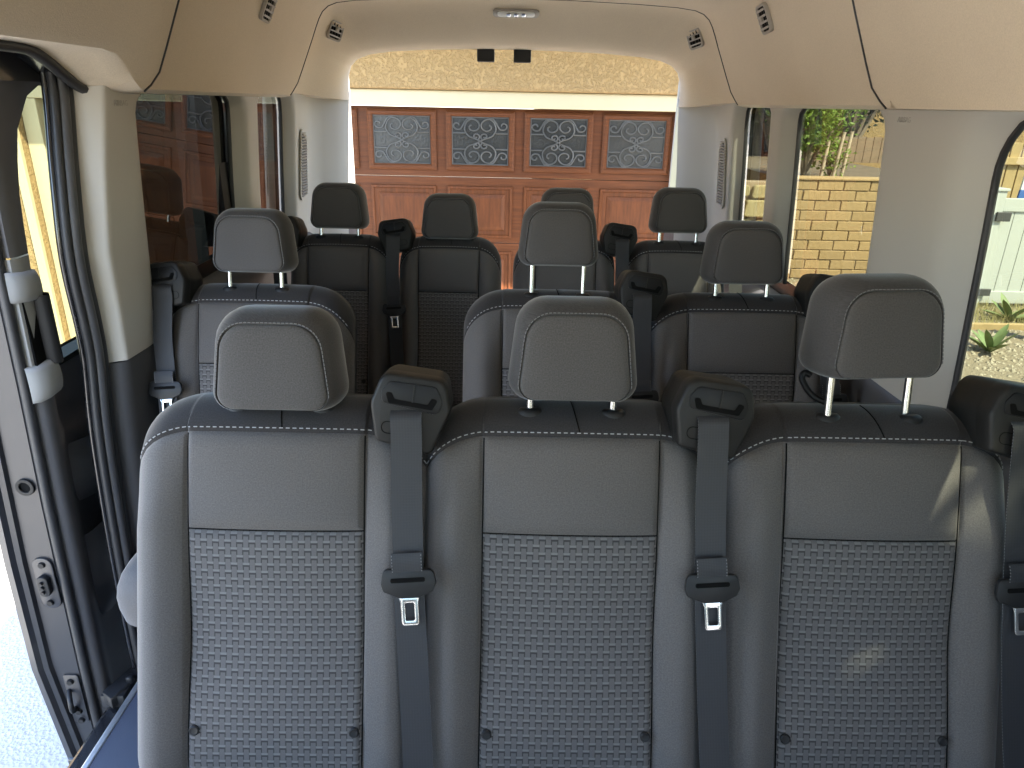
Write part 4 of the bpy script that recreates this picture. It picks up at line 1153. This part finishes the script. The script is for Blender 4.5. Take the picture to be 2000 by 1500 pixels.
# neighbour's house glimpsed above it
nb = thing('neighbour_house', (4, 14.5, GZ), 'cream neighbouring house with a gridded window under a dark eave', 'house')
g = G(); g.box((.5, 14.5, GZ), (5.2, 17, 1.62)); g.obj('wall', MATS['stucco'], nb)
g = G(); g.box((.2, 13.7, 1.62), (5.6, 17, 1.75)); g.obj('eave', MATS['iron'], nb)
g = G(); g.box((.2, 13.9, 1.75), (5.6, 17.5, 2.6)); g.obj('roof', plain('slate', (.10, .10, .10), .8), nb)
g = G(); g.ring(rrect(1.0, .80, .01, 1), rrect(.9, .70, .01, 1), (4.95, 14.5, .95), (1, 0, 0), (0, 0, 1), (0, -.05, 0)); wn = g.obj('window', MATS['iron'], nb)
g = G(); g.box((4.5, 14.47, .60), (5.4, 14.49, 1.30)); put('pane', g.mesh('pane', MATS['obscure_glass']), wn)
for k in range(3):
    g = G(); g.box((4.68+.25*k, 14.45, .60), (4.70+.25*k, 14.468, 1.30)); put('glazing_bar', g.mesh('glazing_bar', MATS['iron']), wn)
g = G(); g.box((4.5, 14.44, .94), (5.4, 14.452, .96)); put('glazing_bar', g.mesh('glazing_bar', MATS['iron']), wn)

# three pipes behind the block wall
plain('pipe', (.42, .33, .24), .6, var=.2)
for i, (x, zt, lean, lab) in enumerate(((4.10, 1.10, .03, 'leftmost of three tan poles standing behind the block wall'), (4.26, 1.20, .05, 'middle one of three tan poles standing behind the block wall'), (4.37, 1.21, .04, 'rightmost of three tan poles standing behind the block wall'))):
    t = thing('pole', (x, BY+.45, BTOP-.03), lab, 'pole', 'poles behind the block wall')
    g = G(); g.tube([(0, 0, 0), (lean, 0, zt-BTOP)], .024, 8); g.obj('shaft', MATS['pipe'], t, smooth=60, wc=False)
    g = G(); g.tube([(lean, 0, zt-BTOP), (lean, 0, zt-BTOP+.012)], .027, 8); g.obj('cap', MATS['pipe'], t, smooth=60, wc=False)

# shrubs and trees
def leafmat(name, col, tr=.35):
    m = NT(name); oi = m.n('ShaderNodeTexCoord'); nz = m.noise(oi.outputs['Object'], 7, 3)
    c = m.mix(nz, tuple(x*.55 for x in col), tuple(x*1.5 for x in col))
    m.set(**{'Base Color': c, 'Roughness': .5, 'Specular IOR Level': .4})
    tb = m.n('ShaderNodeBsdfTranslucent'); m.l(c, tb.inputs[0])
    mx = m.n('ShaderNodeMixShader'); mx.inputs[0].default_value = tr; m.l(m.b.outputs[0], mx.inputs[1]); m.l(tb.outputs[0], mx.inputs[2]); m.l(mx.outputs[0], m.out.inputs[0]); MATS[name] = m.m
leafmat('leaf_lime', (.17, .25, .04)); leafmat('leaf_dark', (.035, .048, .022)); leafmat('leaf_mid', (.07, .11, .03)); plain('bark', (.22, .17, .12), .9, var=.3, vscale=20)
def foliage(name, base, stems, leafn, leaf, spread, lm, label, cat, rnd, height, trunk_r=.02, group=None, gap=None):
    t = thing(name, base, label, cat, group); b = Vector(base)
    wood_ = G(); tips = []
    for i in range(stems):
        a = rnd.uniform(0, 2*math.pi); rr = spread*rnd.uniform(.25, 1); h_ = height*rnd.uniform(.55, 1)
        p = [Vector((0, 0, 0)), Vector((rr*.3*math.cos(a), rr*.3*math.sin(a), h_*.4)), Vector((rr*.65*math.cos(a+.2), rr*.65*math.sin(a+.2), h_*.72)), Vector((rr*math.cos(a), rr*math.sin(a), h_))]
        c = catmull(p, 4); wood_.tube(c, [trunk_r*(1-.8*k/(len(c)-1)) for k in range(len(c))], 5); tips += [(q, k/(len(c)-1)) for k, q in enumerate(c) if k > len(c)*.3]
        for k in range(3):
            s0 = c[rnd.randrange(len(c)//3, len(c))]; d = Vector((rnd.uniform(-1, 1), rnd.uniform(-1, 1), rnd.uniform(-.1, .9)))*spread*.35
            wood_.tube([s0, s0+d*.5+Vector((0, 0, .01)), s0+d], [trunk_r*.35, trunk_r*.25, trunk_r*.12], 4); tips += [(s0+d*f, 1) for f in (.4, .6, .8, 1)]
    wood_.obj('trunk', MATS['bark'], t, smooth=60, wc=False)
    g = G()
    for i in range(leafn):
        q, k = tips[rnd.randrange(len(tips))]; p = q+Vector((rnd.gauss(0, 1), rnd.gauss(0, 1), rnd.gauss(0, 1)))*leaf*1.3
        if gap is not None and min(((b+p-q0)-sun_dir*(b+p-q0).dot(sun_dir)).length/r0 for q0, r0 in gap) < 1: continue
        d = Vector((rnd.uniform(-1, 1), rnd.uniform(-1, 1), rnd.uniform(-.2, 1))).normalized(); sd = d.cross(Vector((rnd.uniform(-1, 1), rnd.uniform(-1, 1), rnd.uniform(-1, 1)))).normalized(); L = leaf*rnd.uniform(.6, 1.25); up = d.cross(sd)*L*.12
        g.add([p, p+d*L*.45+sd*L*.24+up, p+d*L, p+d*L*.45-sd*L*.24+up], [(0, 1, 2, 3)])
    g.obj('crown', MATS[lm], t, wc=False)
    return t
foliage('shrub', (3.98, BY+.72, BTOP-.02), 24, 5200, .085, .66, 'leaf_lime', 'sunlit yellow-green shrub growing above the block wall', 'shrub', random.Random(5), 1.35, .022)
foliage('shrub', (4.24, BY+.52, BTOP-.02), 6, 260, .07, .22, 'leaf_lime', 'small lime-leaved shrub at the foot of the three poles', 'shrub', random.Random(8), .45, .01)
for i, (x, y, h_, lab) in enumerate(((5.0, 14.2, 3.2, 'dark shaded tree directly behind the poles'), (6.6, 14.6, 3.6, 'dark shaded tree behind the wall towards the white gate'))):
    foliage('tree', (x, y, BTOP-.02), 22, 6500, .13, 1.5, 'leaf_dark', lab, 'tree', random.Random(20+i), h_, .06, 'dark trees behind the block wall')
bw2 = thing('brown_fence', (6.4, 13.0, BTOP), 'dim brown board fence in the shade behind the poles', 'fence')
for k in range(24):
    g = G(); g.box((4.75+.14*k, 13.0, BTOP-.02), (4.88+.14*k, 13.02+.004*(k % 3), 1.02+.01*(k % 2))); g.obj('board', plain('fence_brown', (.20, .14, .09), .9, var=.3) if 'fence_brown' not in MATS else MATS['fence_brown'], bw2)

# white vinyl gate, and what stands behind and before it
plain('vinyl', (.42, .44, .41), .35, var=.02)
FY = 8.05
gt = thing('white_gate', (5.9, FY, GZ), 'white vinyl side gate with upright boards and a black hinge', 'gate')
g = G(); g.box((5.30, FY-.07, GZ), (5.43, FY+.07, .66)); p = g.obj('post', MATS['vinyl'], gt, bevel=.006)
g = G(); g.box((5.285, FY-.085, .66), (5.445, FY+.085, .69)); put('post_cap', g.mesh('post_cap', MATS['vinyl'], None, .006), p)
for a, b in ((.44, .58), (GZ+.06, GZ+.20)):
    g = G(); g.box((5.45, FY-.035, a), (7.0, FY+.035, b)); g.obj('rail', MATS['vinyl'], gt, bevel=.005)
for k in range(10):
    g = G(); g.box((5.452+.155*k, FY-.015, GZ+.19), (5.602+.155*k, FY+.015, .445)); g.obj('board', MATS['vinyl'], gt, bevel=.004)
g = G(); g.box((5.36, FY-.10, .34), (5.52, FY-.072, .44)); g.obj('hinge', MATS['iron'], gt, bevel=.006)
g = G(); g.box((5.36, FY-.10, -.50), (5.52, FY-.072, -.42)); g.obj('hinge', MATS['iron'], gt, bevel=.006)
wf = thing('timber_fence', (6.8, 9.4, GZ), 'sunlit yellow timber fence standing behind the white gate', 'fence')
plain('pine', (.36, .26, .12), .8, var=.25, vscale=8)
for k in range(16):
    g = G(); g.box((6.15+.15*k, 9.4, GZ), (6.285+.15*k, 9.43, 1.10+.012*(k % 3))); g.obj('board', MATS['pine'], wf, bevel=.004)
for z in (.25, .85):
    g = G(); g.box((6.1, 9.36, z), (8.6, 9.399, z+.09)); g.obj('rail', MATS['pine'], wf, bevel=.004)
pb = thing('painted_oar', (6.05, 8.6, GZ), 'oar banded red, white and blue leaning behind the white gate', 'oar')
for nm, z0, z1, col in (('red_band', 1.02, 1.36, (.28, .03, .04)), ('white_band', .62, 1.02, (.75, .75, .74)), ('blue_band', .42, .62, (.05, .13, .38)), ('shaft', GZ, .42, (.70, .68, .62))):
    w = .055 if nm != 'shaft' else .022
    g = G(); g.obox((6.0+.06*((z0+z1)/2), 8.6, (z0+z1)/2), (w, 0, 0), (0, .014, 0), (.03*(z1-z0), 0, (z1-z0)/2)); g.obj(nm, plain('oar_'+nm, col, .5), pb, bevel=.006)
hs = thing('far_house', (9, 16, GZ), 'pale yellow house wall far behind the timber fence', 'house')
g = G(); g.box((7.2, 16, GZ), (16, 20, 3.0)); g.obj('wall', MATS['stucco'], hs); g = G(); g.box((7.0, 15.4, 3.0), (16.4, 20, 3.2)); g.obj('eave', MATS['white_trim'], hs)

# agaves by the gravel
leafmat('agave', (.17, .23, .09), .1)
def agave(x, y, n, L, label, rnd):
    t = thing('agave', (x, y, GZ), label, 'agave', 'agaves beside the gravel')
    for i in range(n):
        a = 2*math.pi*i/n+rnd.uniform(-.2, .2); el = rnd.uniform(.25, 1.0); ln = L*rnd.uniform(.75, 1.1); rows = []
        for k in range(7):
            f = k/6; d = ln*f; p = Vector((math.cos(a)*d*math.cos(el), math.sin(a)*d*math.cos(el), d*math.sin(el)-.25*d*d*0.8+.02)); w = ln*.13*math.sin(math.pi*(.12+.88*f))**.8*(1-f*.25)+.002; sd = Vector((-math.sin(a), math.cos(a), 0))
            rows.append([p-sd*w+Vector((0, 0, w*.5)), p-sd*w*.4, p-Vector((0, 0, .02*(1-f))), p+sd*w*.4, p+sd*w+Vector((0, 0, w*.5)), p+Vector((0, 0, .012*(1-f)))])
        g = G(); g.grid(rows, True); g.obj('leaf', MATS['agave'], t, smooth=60, wc=False)
agave(4.55, 6.35, 9, .34, 'agave with broad pale leaves at the near edge of the gravel', random.Random(2))
agave(5.45, 7.45, 9, .36, 'agave spreading its leaves at the foot of the white gate', random.Random(4))
lg = thing('wooden_post', (5.28, 6.75, GZ), 'short weathered round wooden post standing in the gravel', 'post')
g = G(); g.tube([(0, 0, 0), (.005, 0, .22), (.0, .004, .46)], [.085, .082, .078], 14); g.obj('trunk', MATS['pine'], lg, smooth=50, wc=False)
g = G(); g.tube([(0, .004, .459), (.0, .004, .464)], [.074, .070], 14); g.obj('sawn_top', MATS['bark'], lg, wc=False)
# dry grass tufts, uncountable
g = G(); rnd = random.Random(9)
for i in range(1500):
    x, y = rnd.uniform(4.9, 6.6), rnd.uniform(7.2, 8.0); h_ = rnd.uniform(.06, .2); d = Vector((rnd.uniform(-.06, .06), rnd.uniform(-.06, .06), h_)); g.add([(x, y, GZ), (x+.006, y, GZ), Vector((x, y, GZ))+d], [(0, 1, 2)])
leafmat('dry_grass', (.36, .32, .14), .3)
tag(g.obj('dry_grass', MATS['dry_grass']), 'dry straw-coloured grass below the white gate', 'grass', kind='stuff')
g = G(); g.box((4.6, 7.10, GZ), (7.5, 7.16, GZ+.07)); tag(g.obj('timber_edging', MATS['pine'], None, bevel=.005), 'low timber edging board between gravel and dry grass', 'edging')

# an unseen tree added to break up the sunlight on the van's right side
foliage('tree', (3.25, -1.75, GZ), 46, 36000, .16, 2.1, 'leaf_mid', 'leafy tree added beside the driveway, outside the picture, to break up sunlight', 'tree', random.Random(31), 6.4, .10, gap=[(Vector((.70, 1.0, .87)), .145)])  # gap in its leaves is cut to let a sun patch through
